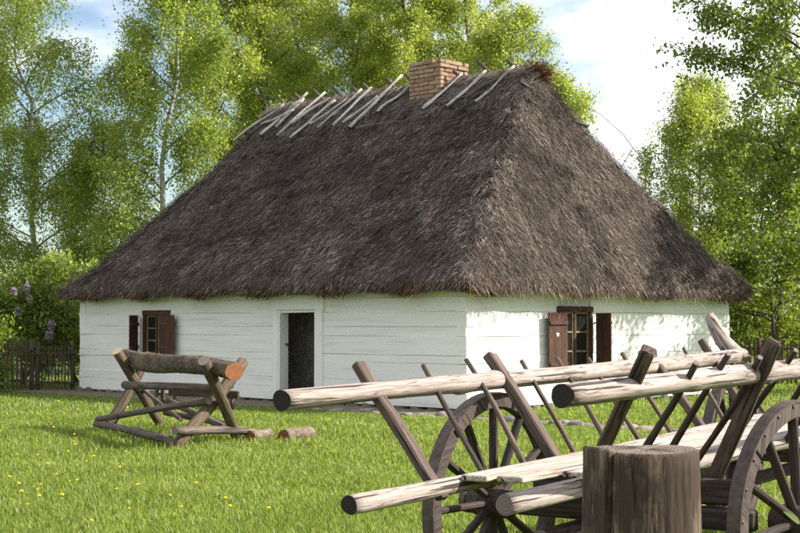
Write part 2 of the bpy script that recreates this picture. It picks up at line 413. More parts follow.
# dirt path along the front wall, running on past the corner; ragged edges
bm = bmesh.new(); q = random.Random(5); rows = []
for i in range(90):
    x = -13.6 + i * 0.25
    a = -0.02 if x < 0.2 else -0.75 + q.uniform(-.08, .08); b = -1.45 + 0.10 * math.sin(x * 1.7) + q.uniform(-.07, .07)
    if x < 0.2: b += 0.15
    rows.append((bm.verts.new((x, a, 0.004)), bm.verts.new((x, b, 0.004))))
for (a, b), (c, d) in zip(rows, rows[1:]): bm.faces.new((b, d, c, a))
path = link('path', from_bm('path', bm), M['dirt']); path.location = (HX, HY, 0); path.rotation_euler = (0, 0, HROT)
tag(path, 'trodden dirt path edged with field stones along the cottage front', kind='structure')
def stone_mesh(seed, sx, sy, sz):
    g = random.Random(seed); bm = bmesh.new(); bmesh.ops.create_icosphere(bm, subdivisions=2, radius=1.0)
    ph = [g.uniform(0, 6.3) for _ in range(4)]
    for v in bm.verts:
        c = v.co; k = 1 + 0.12 * math.sin(3 * c.x + ph[0]) + 0.12 * math.sin(3.5 * c.y + ph[1]) + 0.08 * math.sin(4 * c.z + ph[2]) + g.uniform(-.03, .03)
        v.co = Vector((c.x * sx * k, c.y * sy * k, max(-0.7, min(0.75, c.z)) * sz * k))
    for f in bm.faces: f.smooth = True
    return from_bm('stone', bm)
stone_meshes = [stone_mesh(i, 0.19, 0.14, 0.11) for i in range(6)]
for i, me in enumerate(stone_meshes): me.materials.append(M['stone' if i % 2 else 'stone_warm'])
x = -3.6
while x < 7.5:
    for rrow in range(2):
        if q.random() < (0.9 if rrow == 0 else 0.7):
            o = link('stone', q.choice(stone_meshes), None, path)
            o.location = (x + q.uniform(-.05, .05), -1.3 + rrow * 0.28 + q.uniform(-.05, .05), -.015); o.rotation_euler = (q.uniform(-.1, .1), q.uniform(-.1, .1), q.uniform(0, 6.3))
            s = q.uniform(0.5, 1.2); o.scale = (s, s, s * q.uniform(.5, 1.1))
    x += q.uniform(0.30, 0.62)

# ------------------------------------------------------------------ cottage
house = empty('thatched_cottage', (HX, HY, 0), HROT)
tag(house, 'long white log cottage with a steep brown thatched roof and brick chimney', 'cottage')
ZB, ZWT = 0.05, 2.34
courses = [ZB + (ZWT - ZB) * (k + (.22 * math.sin(k * 2.7) if 0 < k < 9 else 0)) / 9 for k in range(10)]
TH = 0.22
def log_run(a0, a1, k, holes, make):
    z0, z1 = courses[k] + 0.0011, courses[k + 1] - 0.0011
    segs = [(a0, a1)]
    for (h0, h1, hz0, hz1) in holes:
        if z1 > hz0 + 0.05 and z0 < hz1 - 0.05:
            ns = []
            for s0, s1 in segs:
                if h1 <= s0 or h0 >= s1: ns.append((s0, s1))
                else:
                    if h0 - s0 > 0.05: ns.append((s0, h0))
                    if s1 - h1 > 0.05: ns.append((h1, s1))
            segs = ns
    for s0, s1 in segs: make(s0, s1, z0, z1)
q = random.Random(3)
DOOR = (-5.12, -3.98, .17, 1.88)
WINF = (-9.72, -8.80, 0.93, 1.86)
WING = (2.76, 3.82, 0.66, 1.90)
wallF = empty('front_wall', parent=house); wallG = empty('gable_wall', parent=house); wallB = empty('back_wall', parent=house); wallL = empty('far_gable_wall', parent=house)
for k in range(9):
    long_f = (k % 2 == 0); ex = 0.014
    def mk(parent, fn):
        def f(s0, s1, z0, z1):
            j = q.uniform(-0.006, 0.006)
            lo, hi = fn(s0, s1, j); block('log', (*lo, z0), (*hi, z1), 'white', parent, bev=0.0035, jit=0.006, segs=max(1, int((s1 - s0) / 0.9)))
        return f
    f0, f1 = (-L - ex, ex) if long_f else (-L + TH, -TH)
    g0, g1 = (TH, W - TH) if long_f else (-ex, W + ex)
    log_run(f0, f1, k, [DOOR, WINF], mk(wallF, lambda s0, s1, j: ((s0, j), (s1, TH))))
    log_run(f0, f1, k, [], mk(wallB, lambda s0, s1, j: ((s0, W - TH), (s1, W + j))))
    log_run(g0, g1, k, [WING], mk(wallG, lambda s0, s1, j: ((-TH, s0), (j, s1))))
    log_run(g0, g1, k, [], mk(wallL, lambda s0, s1, j: ((-L - j, s0), (-L + TH, s1))))
# chinking sheets just inside the log faces, seen through the joints
def chink(name, parent, quads):
    V = []; F = []
    for (a, b, c, d) in quads:
        n = len(V); V += [a, b, c, d]; F.append((n, n + 1, n + 2, n + 3))
    me = bpy.data.meshes.new(name); me.from_pydata(V, [], F); return link(name, me, M['chink'], parent)
def sheet_xz(y, x0, x1, holes, zt=ZWT):
    xs_ = sorted({x0, x1, *[h[0] for h in holes], *[h[1] for h in holes]}); out = []
    for a, b in zip(xs_, xs_[1:]):
        hz = [h for h in holes if h[0] <= a + 1e-6 and h[1] >= b - 1e-6]
        if hz: spans = [(ZB, hz[0][2]), (hz[0][3], zt)]
        else: spans = [(ZB, zt)]
        for z0, z1 in spans:
            if z1 - z0 > 0.01: out.append(((a, y, z0), (b, y, z0), (b, y, z1), (a, y, z1)))
    return out
chink('chinking', wallF, sheet_xz(0.035, -L + .1, -.1, [DOOR, WINF]))
chink('chinking', wallB, sheet_xz(W - .035, -L + .1, -.1, [])); chink('chinking', wallL, [tuple((-L + .035, p[0], p[2]) for p in qd) for qd in sheet_xz(0, .1, W - .1, [])])
chink('chinking', wallG, [tuple((-p[1], p[0], p[2]) for p in qd) for qd in sheet_xz(0.035, .1, W - .1, [WING])])
# dark room: floor, back partition, ceiling
block('floor_slab', (-L + .25, .25, .10), (-.25, W - .25, .17), 'room', house, bev=0)
block('partition_wall', (-6.5, 1.5, .17), (-2.5, 1.6, 2.3), 'room', house, bev=0)
block('ceiling_board', (-L + .25, .25, 2.3), (-.25, W - .25, 2.36), 'room', house, bev=0)
# foundation stones
fm = [stone_mesh(40 + i, 0.24, 0.15, 0.16) for i in range(5)]
for me in fm: me.materials.append(M['foundation'])
found = empty('foundation', parent=house)
def fstones(p0, p1, step=0.42):
    p0 = Vector(p0); p1 = Vector(p1); n = int((p1 - p0).length / step); a = math.atan2(p1.y - p0.y, p1.x - p0.x)
    for i in range(n + 1):
        o = link('stone', q.choice(fm), None, found); p = p0.lerp(p1, i / n); o.location = (p.x, p.y, -.02 + q.uniform(-.015, .015))
        o.rotation_euler = (0, 0, a + q.uniform(-.2, .2)); s = q.uniform(.8, 1.1); o.scale = (s, s, s * .9)
fstones((-L, 0.12), (0, 0.12)); fstones((-0.12, 0.35), (-0.12, W)); fstones((-L + .12, .4), (-L + .12, W), .6); fstones((-L + .4, W - .12), (-.4, W - .12), .6)

# door surround
dr = empty('doorway', parent=house)
block('side_casing', (-5.27, -0.035, .07), (-5.121, 0.06, 1.90), 'white', dr, bev=.008)
block('side_casing', (-3.979, -0.035, .07), (-3.77, 0.06, 1.90), 'white', dr, bev=.008)
block('head_casing', (-5.30, -0.04, 1.885), (-3.74, 0.06, 2.20), 'white', dr, bev=.008)
block('jamb', (-5.12, -0.02, .21), (-5.06, 0.225, 1.88), 'white', dr, bev=.006)
block('jamb', (-4.02, -0.02, .21), (-3.98, 0.34, 1.88), 'white', dr, bev=.006)
block('threshold', (-5.06, -0.05, .15), (-4.02, 0.36, .25), 'stake', dr, bev=.01)
lt = log('latch', (-5.07, 0.16, 1.18), (-5.0, 0.16, 1.18), .028, .022, 'iron', 'iron', dr, sides=10, segs=2)
block('wall_plate', (-5.5, -0.012, 2.205), (-3.5, 0.05, 2.235), 'white', dr, bev=0)

# windows
def window(name, u0, u1, z0, z1, place, ncol=2, nrow=3):
    """place(u, w, z): u along the wall, w outward"""
    w_ = empty(name, parent=house)
    def bl(nm, ua, ub, wa, wb, za, zb, mat, bev=.005):
        a = place(ua, wa, za); b = place(ub, wb, zb)
        lo = tuple(min(x, y) for x, y in zip(a, b)); hi = tuple(max(x, y) for x, y in zip(a, b))
        return block(nm, lo, hi, mat, w_, bev=bev)
    fw = .085
    bl('frame', u0 - .05, u1 + .05, -.04, .035, z1 - .06, z1 + .05, 'shutter')
    bl('frame', u0 - .03, u0 + fw - .03, -.045, .03, z0, z1 - .061, 'shutter')
    bl('frame', u1 - fw + .03, u1 + .03, -.045, .03, z0, z1 - .061, 'shutter')
    bl('sill', u0 - .07, u1 + .07, -.04, .07, z0 - .06, z0 - .001, 'shutter')
    iu0, iu1, iz0, iz1 = u0 + fw - .03, u1 - fw + .03, z0, z1 - .06
    mid = (iu0 + iu1) / 2
    bl('mullion', mid - .03, mid + .03, -.05, .005, iz0, iz1, 'shutter')
    for a, b in ((iu0, mid - .03), (mid + .03, iu1)):
        bl('sash_stile', a + .001, a + .034, -.055, -.015, iz0, iz1, 'sash', .003); bl('sash_stile', b - .034, b - .001, -.055, -.015, iz0, iz1, 'sash', .003)
        for r in range(nrow + 1):
            zz = iz0 + .02 + (iz1 - iz0 - .04) * r / nrow
            bl('muntin', a + .035, b - .035, -.053, -.018, zz - .017, zz + .017, 'sash', .003)
        for r in range(nrow):
            za = iz0 + .02 + (iz1 - iz0 - .04) * r / nrow + .017; zb = iz0 + .02 + (iz1 - iz0 - .04) * (r + 1) / nrow - .017
            bl('pane', a + .035, b - .035, -.046, -.041, za, zb, 'glass', 0)
    return w_
window('gable_window', WING[0], WING[1], WING[2], WING[3], lambda u, w, z: (w, u, z))
window('front_window', WINF[0], WINF[1], WINF[2], WINF[3], lambda u, w, z: (u, -w, z))

def heart_pts(s):
    out = []
    for i in range(24):
        t = 2 * math.pi * i / 24
        out.append((s * 16 * math.sin(t) ** 3 / 17, s * (13 * math.cos(t) - 5 * math.cos(2 * t) - 2 * math.cos(3 * t) - math.cos(4 * t)) / 17))
    return out
def shutter(wd, ht, heart, parent, base, ang, label=None):
    """leaf hinged on local z axis at base; planks vertical; local x = away from the hinge"""
    s = empty('shutter', base, ang, parent)
    n = 3; pw = wd / n
    for i in range(n):
        if heart and i == 1:
            bm = bmesh.new()
            w2 = pw / 2 - .002
            def ring(pts, y): 
                vs_ = [bm.verts.new((0, 0, 0)) for _ in pts]
                for v, p in zip(vs_, pts): v.co = (p[0], y, p[1])
                return vs_
            o = ring([(-w2, -ht / 2), (w2, -ht / 2), (w2, ht / 2), (-w2, ht / 2)], 0); h = ring([(a, b + ht * .14) for a, b in heart_pts(w2 * .68)], 0)
            es = [bm.edges.new((r[j], r[(j + 1) % len(r)])) for r in (o, h) for j in range(len(r))]
            bmesh.ops.triangle_fill(bm, edges=es, use_beauty=True)
            ex_ = bmesh.ops.extrude_face_region(bm, geom=list(bm.faces))
            bmesh.ops.translate(bm, vec=(0, -.024, 0), verts=[v for v in ex_['geom'] if isinstance(v, bmesh.types.BMVert)])
            bmesh.ops.recalc_face_normals(bm, faces=bm.faces)
            # rotate so that local X is vertical (grain)
            bmesh.ops.rotate(bm, verts=bm.verts, cent=(0, 0, 0), matrix=Matrix.Rotation(R(90), 3, 'Y'))
            pl = link('plank', from_bm('plank', bm), M['shutter'], s)
            pl.rotation_euler = (0, R(-90), 0); pl.location = ((i + .5) * pw, 0.012, ht / 2)
            hp = heart_pts(w2 * .72); hm = bpy.data.meshes.new('heart'); hm.from_pydata([(a, 0, b + ht * .14) for a, b in hp] + [(0, 0, ht * .14)], [], [(k, (k + 1) % 24, 24) for k in range(24)])  # pale inlay added in the cut-out to stand for the lit wall behind
            ho = link('heart', hm, M['white'], s); ho.location = ((i + .5) * pw, -.004, ht / 2); ho['label'] = 'pale inlay added in the heart cut-out for the lit wall behind'
        else:
            board('plank', ((i + .5) * pw, 0, 0), ((i + .5) * pw, 0, ht), pw - .006, .024, 'shutter', s, up=(0, 1, 0), bev=.004)
    for z in (.16, ht - .2):
        board('batten', (.02, .026, z), (wd - .02, .026, z), .028, .07, 'shutter', s, bev=.004)
    for z in (.16, ht - .2):
        block('hinge', (-.05, -.022, z - .015), (wd * .55, -.0125, z + .015), 'iron', s, bev=.002)
    return s
# gable: local +X outwards. shutter leaf local x along wall; ang: direction of leaf
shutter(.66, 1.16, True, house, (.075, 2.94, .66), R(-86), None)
shutter(.5, 1.16, False, house, (.04, 3.95, .66), R(-18), None)
shutter(.56, .88, False, house, (-9.0, -.10, .92), R(-4), None)
shutter(.5, .88, False, house, (-9.92, -.04, .92), R(-58), None)

# small dark plaque low on the gable
pq = empty('plaque', parent=house)
block('backing', (.016, 5.5, .86), (.028, 6.15, 1.06), 'white', pq, bev=.002)
for yy, wd, z0 in ((5.52, .10, 1.0), (5.545, .035, .88), (5.66, .03, .88), (5.73, .03, .9), (5.80, .03, .88), (5.88, .12, 1.0), (5.9, .03, .88), (6.02, .12, .88)):
    block('mark', (.0285, yy, z0), (.033, yy + wd, 1.05), 'plaque', pq, bev=0)

# ---- thatched roof
hs = np.random.default_rng(4)
def crs(a, v):
    fr = (v / .62 + .28 * np.sin(a * 1.3) + .14 * np.sin(a * 3.7 + 1)) % 1.0
    return .065 * (1 - np.clip(fr / .9, 0, 1))
def lump(a, s):
    e = np.clip(np.minimum(s * 14, (1 - s) * 9), 0, 1)
    v = s * 6.6
    return e * (.034 * np.sin(a * 5.1 + 2.2 * np.sin(v * 2.3 + a)) * np.sin(v * 6.3 + 1.9 * np.sin(a * 3.1)) + crs(a, v) + .030 * np.sin(a * 1.7 + v * .9) * np.sin(v * 2.1 - a * .6) + .016 * np.sin(a * 13 + 3 * np.sin(v * 5)) * np.sin(v * 15 + 2 * np.sin(a * 7)))
_dz, _dy, _dx = ZR - ZT, W / 2 + OV, IN + OV
def unit(v): v = np.array(v, float); return v / np.linalg.norm(v)
_nF = unit([0, -_dz, _dy]); _nG = unit([_dz, 0, _dx])
_bFR = unit(_nF + _nG); _bFL = _bFR * np.array([-1, 1, 1]); _bBR = _bFR * np.array([1, -1, 1])
_cF = float(_bFR @ _nF); _cG = float(_bFR @ _nG)
def soft(e, s):
    Rr = 1.1 * np.clip((1 - s) * 3.2, .08, 1); return .16 * np.clip((1 - s) * 4, 0, 1) * np.clip(s * 9, 0, 1) * np.clip(1 - e / Rr, 0, 1) ** 2
def lumpF(a, s): return lump(a, s) - _cF * (soft(xr(s) - a, s) + soft(a - xl(s), s))
def lumpG(a, s): return lump(a, s) - _cG * (soft(yr(s) - a + 40, s) + soft(a - 40 - yl(s), s))
def P_front(x, s, side=1):
    """side=1 front face, -1 back face; x along ridge; s 0 eave..1 ridge"""
    y = -OV + s * _dy; z = ZT + s * _dz - 0.10 * np.sin(np.pi * s)
    P = np.stack([x, y, z], -1) + _nF * lump(x, s)[..., None] - _bFR * soft(xr(s) - x, s)[..., None] - _bFL * soft(x - xl(s), s)[..., None]
    if side < 0: P[..., 1] = W - P[..., 1]
    return P
def P_gable(y, s, side=1):
    x = OV - s * (IN + OV); z = ZT + s * _dz - 0.10 * np.sin(np.pi * s)
    P = np.stack([x, y, z], -1) + _nG * lump(y + 40, s)[..., None] - _bFR * soft(y - yl(s), s)[..., None] - _bBR * soft(yr(s) - y, s)[..., None]
    if side < 0: P[..., 0] = -L - OV + (OV - P[..., 0]) * (INL + OV) / (IN + OV)
    return P
INL = 1.85
def xl(s): return -L - OV + s * (INL + OV)
def xr(s): return OV - s * (IN + OV)
def yl(s): return -OV + s * (W / 2 + OV)
def yr(s): return W + OV - s * (W / 2 + OV)
roofV = []; roofF = []; off = 0
def grid(fn, lo, hi, nu, ns):
    global off
    U, S = np.meshgrid(np.linspace(0, 1, nu), np.linspace(0, 1, ns))
    A = lo(S) + U * (hi(S) - lo(S)); P = fn(A, S)
    roofV.append(P.reshape(-1, 3))
    i = np.arange(ns - 1)[:, None] * nu; k = np.arange(nu - 1)[None, :]
    roofF.append(np.stack([i + k, i + k + 1, i + nu + k + 1, i + nu + k], -1).reshape(-1, 4) + off); off += nu * ns
grid(lambda a, s: P_front(a, s), xl, xr, 160, 70)
grid(lambda a, s: P_front(a, s, -1), xl, xr, 90, 40)
grid(lambda a, s: P_gable(a, s), yl, yr, 120, 70)
grid(lambda a, s: P_gable(a, s, -1), yl, yr, 60, 40)
# eave edge and soffit
EB = 2.19
def ring_pts(o, z):
    pts = []
    c = [(-L - o, -o), (o, -o), (o, W + o), (-L - o, W + o)]
    for (a, b), n in zip(zip(c, c[1:] + c[:1]), (90, 60, 90, 60)):
        for i in range(n): pts.append((a[0] + (b[0] - a[0]) * i / n, a[1] + (b[1] - a[1]) * i / n, z))
    return np.array(pts)
r_top, r_bot, r_in = ring_pts(OV, ZT), ring_pts(OV - .02, EB), ring_pts(-.12, 2.345)
r_bot[:, 2] += 0.015 * np.sin(np.arange(len(r_bot)) * .9) - 0.05 * np.clip((r_bot[:, 1]) / W, 0, 1)
nr = len(r_top)
for a, b in ((r_bot, r_top), (r_in, r_bot)):
    roofV.append(a); roofV.append(b); i = np.arange(nr); j = (i + 1) % nr
    roofF.append(np.stack([i, j, j + nr, i + nr], -1) + off); off += 2 * nr
roof = link('roof', mesh_np('roof', np.concatenate(roofV), np.concatenate(roofF), True), M['thatch_bed'], house)
tag(roof, 'steep hipped roof of weathered grey-brown thatch')

def thatch_face(fn, lo, hi, nclump, per, nrm, down, seed, aoff=0.0, slen=6.7, smin=0.0):
    g = np.random.default_rng(seed)
    s = 1 - np.sqrt(1 - g.random(nclump * 3) * 0.999); s = smin + (1 - smin) * g.random(nclump * 3)
    a0, a1 = lo(s), hi(s); wmax = (hi(np.array(smin)) - lo(np.array(smin)))
    keep = g.random(len(s)) < (a1 - a0) / wmax; s = s[keep][:nclump]; a0 = a0[keep][:nclump]; a1 = a1[keep][:nclump]
    a = a0 + g.random(len(s)) * (a1 - a0)
    n = len(s)
    lat = norm(np.cross(nrm, down))
    # wavy lift field: ripples of shaggy bundles
    f = np.sin(a * 2.3 + s * 17 + 2 * np.sin(a * .8)) * np.sin(s * 31 - a * 1.3 + seed + 2 * np.sin(a * 2.9)) 
    lift = 0.02 + 0.03 * np.clip(f, 0, 1) + g.random(n) ** 4 * 0.16
    yaw = g.normal(0, .04, n) + 0.02 * np.sin(a * 1.1 + seed)
    P = fn(a, s); e_ = 1e-3; sg = 1.0
    lf_ = lumpG if aoff else lumpF
    ga = (lf_(a + aoff + e_, s) - lf_(a + aoff - e_, s)) / (2 * e_); gs = (lf_(a + aoff, s + e_) - lf_(a + aoff, s - e_)) / (2 * e_ * slen)
    # per strand
    Pc = np.repeat(P, per, 0); m = len(Pc)
    Pc = Pc + lat * g.normal(0, .10, m)[:, None] + down * g.normal(0, .15, m)[:, None] + nrm * (np.abs(g.normal(0, .010, m)) + .003)[:, None]
    li = np.repeat(lift, per) + g.normal(0, .02, m); ya = np.repeat(yaw, per) + g.normal(0, .12, m)
    adir = np.array([1., 0, 0]) if abs(nrm[1]) > abs(nrm[0]) else np.array([0, 1., 0])
    nn = norm(nrm[None, :] - adir[None, :] * np.repeat(ga, per)[:, None] + down[None, :] * np.repeat(gs, per)[:, None])
    dn = norm(down[None, :] - nn * (nn @ down)[:, None])
    d = norm(dn + nn * li[:, None] + lat[None, :] * ya[:, None])
    sd = norm(np.cross(d, nn + lat[None, :] * g.normal(0, .22, m)[:, None]))
    ln = g.uniform(.07, .24, m); wd = g.uniform(.006, .015, m)
    room = np.maximum(0.03, np.linalg.norm(Pc - fn(np.repeat(a, per), np.zeros(m)), axis=1) - .01); ln = np.minimum(ln, room)
    return strands_np(Pc, d, sd, ln, wd)
def face_frame(p0, p1, inward_ref):
    dn = norm(np.array(p0) - np.array(p1)); return dn
SV = []; SF = []; so_ = 0
def add(vf):
    global so_
    SV.append(vf[0]); SF.append(vf[1] + so_); so_ += len(vf[0])
dz, dyf, dxg = ZR - ZT, W / 2 + OV, IN + OV
nF = norm(np.array([0, -dz, dyf])); dF = norm(np.array([0, -dyf, -dz]))
nG = norm(np.array([dz, 0, dxg])); dG = norm(np.array([dxg, 0, -dz]))
nBk = nF * np.array([1, -1, 1]); dBk = dF * np.array([1, -1, 1]); nLf = nG * np.array([-1, 1, 1]); dLf = dG * np.array([-1, 1, 1])
add(thatch_face(lambda a, s: P_front(a, s), xl, xr, 24000, 9, nF, dF, 1))
add(thatch_face(lambda a, s: P_gable(a, s), yl, yr, 12500, 9, nG, dG, 2, 40.0, 5.3))
add(thatch_face(lambda a, s: P_front(a, s, -1), xl, xr, 2500, 6, nBk, dBk, 3))
add(thatch_face(lambda a, s: P_gable(a, s, -1), yl, yr, 1800, 6, nLf, dLf, 4, 40.0))
# hip bundles
def hip(px, py, n, seed):
    g = np.random.default_rng(seed); s = g.random(n)
    e = 0 if px > 0 else 1
    x = xr(s) if px > 0 else xl(s); y = yl(s) if py < 0 else yr(s)
    P = np.stack([x, y, ZT + s * dz - .10 * np.sin(np.pi * s)], -1) + g.normal(0, .09, (n, 3)) * np.array([1, 1, .5])
    P = P - norm(np.array([px * _bFR[0], -py * _bFR[1], _bFR[2]])) * soft(np.zeros(n), s)[:, None]
    out = norm(np.array([px, py, .9])); dn = norm(np.array([px * (dxg if px > 0 else INL + OV), py * dyf, -dz]))
    mix = g.random(n)[:, None]; dd = np.where(mix < .5, dF * np.array([1, -py, 1]), dG * np.array([px, 1, 1]))
    d = norm(dd * .6 + dn * .5 + out * g.uniform(.0, .10, n)[:, None] + g.normal(0, .08, (n, 3)))
    sd = norm(np.cross(d, out[None, :] + g.normal(0, .5, (n, 3))))
    return strands_np(P + out * .012, d, sd, g.uniform(.08, .20, n), g.uniform(.006, .014, n))
add(hip(1, -1, 5000, 11)); add(hip(-1, -1, 2200, 12)); add(hip(1, 1, 1800, 13)); add(hip(-1, 1, 900, 14))
# ridge roll
g = np.random.default_rng(21); n = 12000
x = g.uniform(-L + INL - .15, -IN + .15, n); sgn = np.where(g.random(n) < .65, -1., 1.)
P = np.stack([x, W / 2 + g.normal(0, .06, n), np.full(n, ZR - .02) + np.abs(g.normal(0, .05, n))], -1)
d = norm(np.stack([g.normal(0, .25, n), sgn * .72, -.55 + g.normal(0, .18, n)], -1)); sd = norm(np.cross(d, np.array([0, 0, 1.]) + g.normal(0, .4, (n, 3))))
add(strands_np(P, d, sd, g.uniform(.2, .5, n), g.uniform(.006, .015, n)))
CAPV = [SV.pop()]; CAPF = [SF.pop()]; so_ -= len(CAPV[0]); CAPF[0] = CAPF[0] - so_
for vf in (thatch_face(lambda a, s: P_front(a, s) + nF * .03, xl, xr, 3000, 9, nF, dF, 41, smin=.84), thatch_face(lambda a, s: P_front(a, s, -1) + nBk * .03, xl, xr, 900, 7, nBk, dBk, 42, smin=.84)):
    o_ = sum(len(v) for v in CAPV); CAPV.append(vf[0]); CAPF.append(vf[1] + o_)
cp = link('ridge_cap', mesh_np('ridge_cap', np.concatenate(CAPV), np.concatenate(CAPF)), M['sunlit_cap'], roof); cp['kind'] = 'stuff'
# knob of straw at the gable end of the ridge
n = 1300
P = np.array([-IN + .08, W / 2 + .02, ZR - .12]) + np.stack([g.normal(0, .10, n), g.normal(0, .15, n), g.normal(0, .10, n)], -1)
d = norm(np.stack([g.normal(.35, .35, n), g.normal(.1, .5, n), g.normal(.10, .45, n)], -1)); sd = norm(np.cross(d, rand_dirs(g, n)))
tf = link('ridge_tuft', mesh_np('ridge_tuft', *strands_np(P, d, sd, g.uniform(.10, .26, n), g.uniform(.008, .018, n))), M['eave'], roof); tf['kind'] = 'stuff'
th_o = link('thatch', mesh_np('thatch', np.concatenate(SV), np.concatenate(SF)), M['thatch'], roof); th_o['kind'] = 'stuff'
# eave fringe
SV = []; SF = []; so_ = 0
n = 15000; g = np.random.default_rng(31)
per = 2 * (L + W) + 8 * OV; t = g.random(n)
rr = ring_pts(OV, 0); idx = (g.random(n) * len(rr)).astype(int); nx = rr[(idx + 1) % len(rr)]; f = g.random(n)[:, None]
P = rr[idx] * (1 - f) + nx * f
cx_, cy_ = -L / 2, W / 2
out = np.zeros((n, 3)); onx = (np.abs(P[:, 0] - OV) < .02); onl = (np.abs(P[:, 0] + L + OV) < .02)
out[onx, 0] = 1; out[onl, 0] = -1; rest = ~(onx | onl); out[rest, 1] = np.where(P[rest, 1] < cy_, -1, 1)
inw = g.random(n) ** 1.5 * .34
P = P - out * (inw[:, None] - .012); P[:, 2] = 2.375 + g.normal(0, .02, n) + inw * .12 - 0.05 * np.clip(P[:, 1] / W, 0, 1)
d = norm(np.stack([g.normal(0, .14, n), g.normal(0, .14, n), -np.ones(n)], -1) + out * g.uniform(-.05, .25, n)[:, None])
sd = norm(np.cross(d, out + g.normal(0, .4, (n, 3))))
ln = g.uniform(.13, .23, n) * (1 + .35 * np.sin(P[:, 0] * 3.1 + P[:, 1] * 2.3))
vf = strands_np(P, d, sd, ln, g.uniform(.012, .03, n), .4)
ef = link('eave_fringe', mesh_np('eave_fringe', *vf), M['eave'], roof); ef['kind'] = 'stuff'

# ridge poles lying on the front slope near the ridge, with the tips of the rear ones
nFv = Vector(nF)
poles = [((-10.86, 3.63), (-9.95, 4.55)), ((-9.86, 3.67), (-9.32, 4.78)), ((-9.19, 3.60), (-8.63, 4.72)), ((-8.55, 3.46), (-7.92, 4.40)), ((-7.80, 3.67), (-7.25, 4.41)), ((-7.28, 3.67), (-6.90, 4.62)),
         ((-6.57, 3.54), (-6.12, 4.85)), ((-5.98, 3.87), (-5.50, 4.50)), ((-4.48, 3.77), (-4.00, 4.60)), ((-3.73, 3.74), (-3.26, 4.55)), ((-2.91, 3.76), (-2.45, 4.55))]
def on_front(x, y, h):
    s = (y + OV) / (W / 2 + OV); return Vector((x, y, ZT + s * dz - .10 * math.sin(math.pi * min(s, 1)))) + nFv * h
for i, ((x0, y0), (x1, y1)) in enumerate(poles):
    log('ridge_pole', on_front(x0, y0, .125), on_front(x1, y1, .15), rnd.uniform(.06, .08), rnd.uniform(.048, .064), 'ridge_pole', 'end_dark', roof, sides=8, segs=9, bump=.18, bend=rnd.uniform(-.06, .06), flat=.55)
    # mate on the rear slope: its tip pokes up above the ridge
    tip = on_front(x1 - .10, y1, .06); base = Vector((x1 + .35, W - y0, on_front(x0, y0, 0).z + .12))
    tip = Vector((x1 - .18, W / 2 - .18, ZR + .26 + rnd.uniform(-.06, .08)))
    log('ridge_pole', base, tip, .05, .04, 'old_pole', 'end_dark', roof, sides=8, segs=5, bump=.1, bend=rnd.uniform(-.03, .03))
for (x0, y0), (x1, y1) in (((-10.35, 3.75), (-9.6, 4.55)), ((-9.5, 3.85), (-9.25, 4.6)), ((-8.95, 3.9), (-8.2, 4.5)), ((-8.2, 3.8), (-7.45, 4.35)), ((-7.55, 3.95), (-7.2, 4.6)), ((-6.95, 3.7), (-6.35, 4.3)), ((-10.2, 4.0), (-9.2, 4.25)), ((-3.3, 3.95), (-2.6, 4.35))):
    log('ridge_pole', on_front(x0, y0, .13), on_front(x1, y1, .16), rnd.uniform(.028, .04), rnd.uniform(.022, .032), rnd.choice(['ridge_pole', 'ridge_pole', 'old_pole']), 'end_dark', roof, sides=8, segs=6, bump=.16, bend=rnd.uniform(-.06, .06))
log('roof_batten', on_front(-6.35, 3.53, .10), on_front(-4.09, 3.58, .10), .045, .04, 'old_pole', 'end_dark', roof, sides=8, segs=7, bump=.1, bend=.04)
log('roof_batten', on_front(-10.7, 3.85, .09), on_front(-4.2, 3.93, .09), .035, .035, 'old_pole', 'end_dark', roof, sides=8, segs=10, bump=.1, bend=.06)
log('roof_batten', on_front(-4.2, 3.93, .09), on_front(-1.75, 4.1, .11), .03, .03, 'old_pole', 'end_dark', roof, sides=8, segs=8, bump=.1, bend=.04)
nGv = Vector(nG)
def on_gable(x, y, h):
    s = (OV - x) / dxg; return Vector((x, y, ZT + s * dz - .10 * math.sin(math.pi * s))) + nGv * h
log('roof_batten', on_gable(-1.80, 3.72, .07), on_gable(-1.60, 5.25, .05), .035, .03, 'old_pole', 'end_dark', roof, sides=8, segs=6, bump=.1, bend=.03)
log('roof_batten', on_gable(-1.60, 3.80, .06), on_gable(-1.42, 5.65, .04), .04, .03, 'old_pole', 'end_dark', roof, sides=8, segs=7, bump=.1, bend=.04)

# chimney of separate bricks
ch = empty('chimney', (-4.79, 4.575, 0), parent=house)
block('core', (-.44, -.44, 6.0), (.44, .44, 7.53), 'mortar', ch, bev=0)
bl_, bh, bj = .30, .082, .014
bme = box_mesh(bl_ - bj, .13, bh, bev=.006, x0=-(bl_ - bj) / 2); bme.materials.append(M['brick'])
bme2 = box_mesh(.165 - bj, .13, bh, bev=.006, x0=-(.165 - bj) / 2); bme2.materials.append(M['brick'])
qc = random.Random(9); ncourse = 14; z0 = 7.57 - ncourse * (bh + bj)
for k in range(ncourse):
    z = z0 + (k + .5) * (bh + bj); grow = .018 if k >= ncourse - 2 else 0
    for f in range(4):
        a = f * math.pi / 2; half = .48 + grow
        xs_ = [(-half + .15 + .30 * j, bme) for j in range(3)] if k % 2 == 0 else [(-half + .0825, bme2)] + [(-half + .165 + .15 + .3 * j, bme) for j in range(2)]
        for xx, me in xs_:
            o = link('brick', me, None, ch); yy = -(half - .065) + qc.uniform(-.012, .008)
            o.location = (xx * math.cos(a) - yy * math.sin(a), xx * math.sin(a) + yy * math.cos(a), z)
            o.rotation_euler = (qc.uniform(-.03, .03), qc.uniform(-.03, .03), a + qc.uniform(-.03, .03))

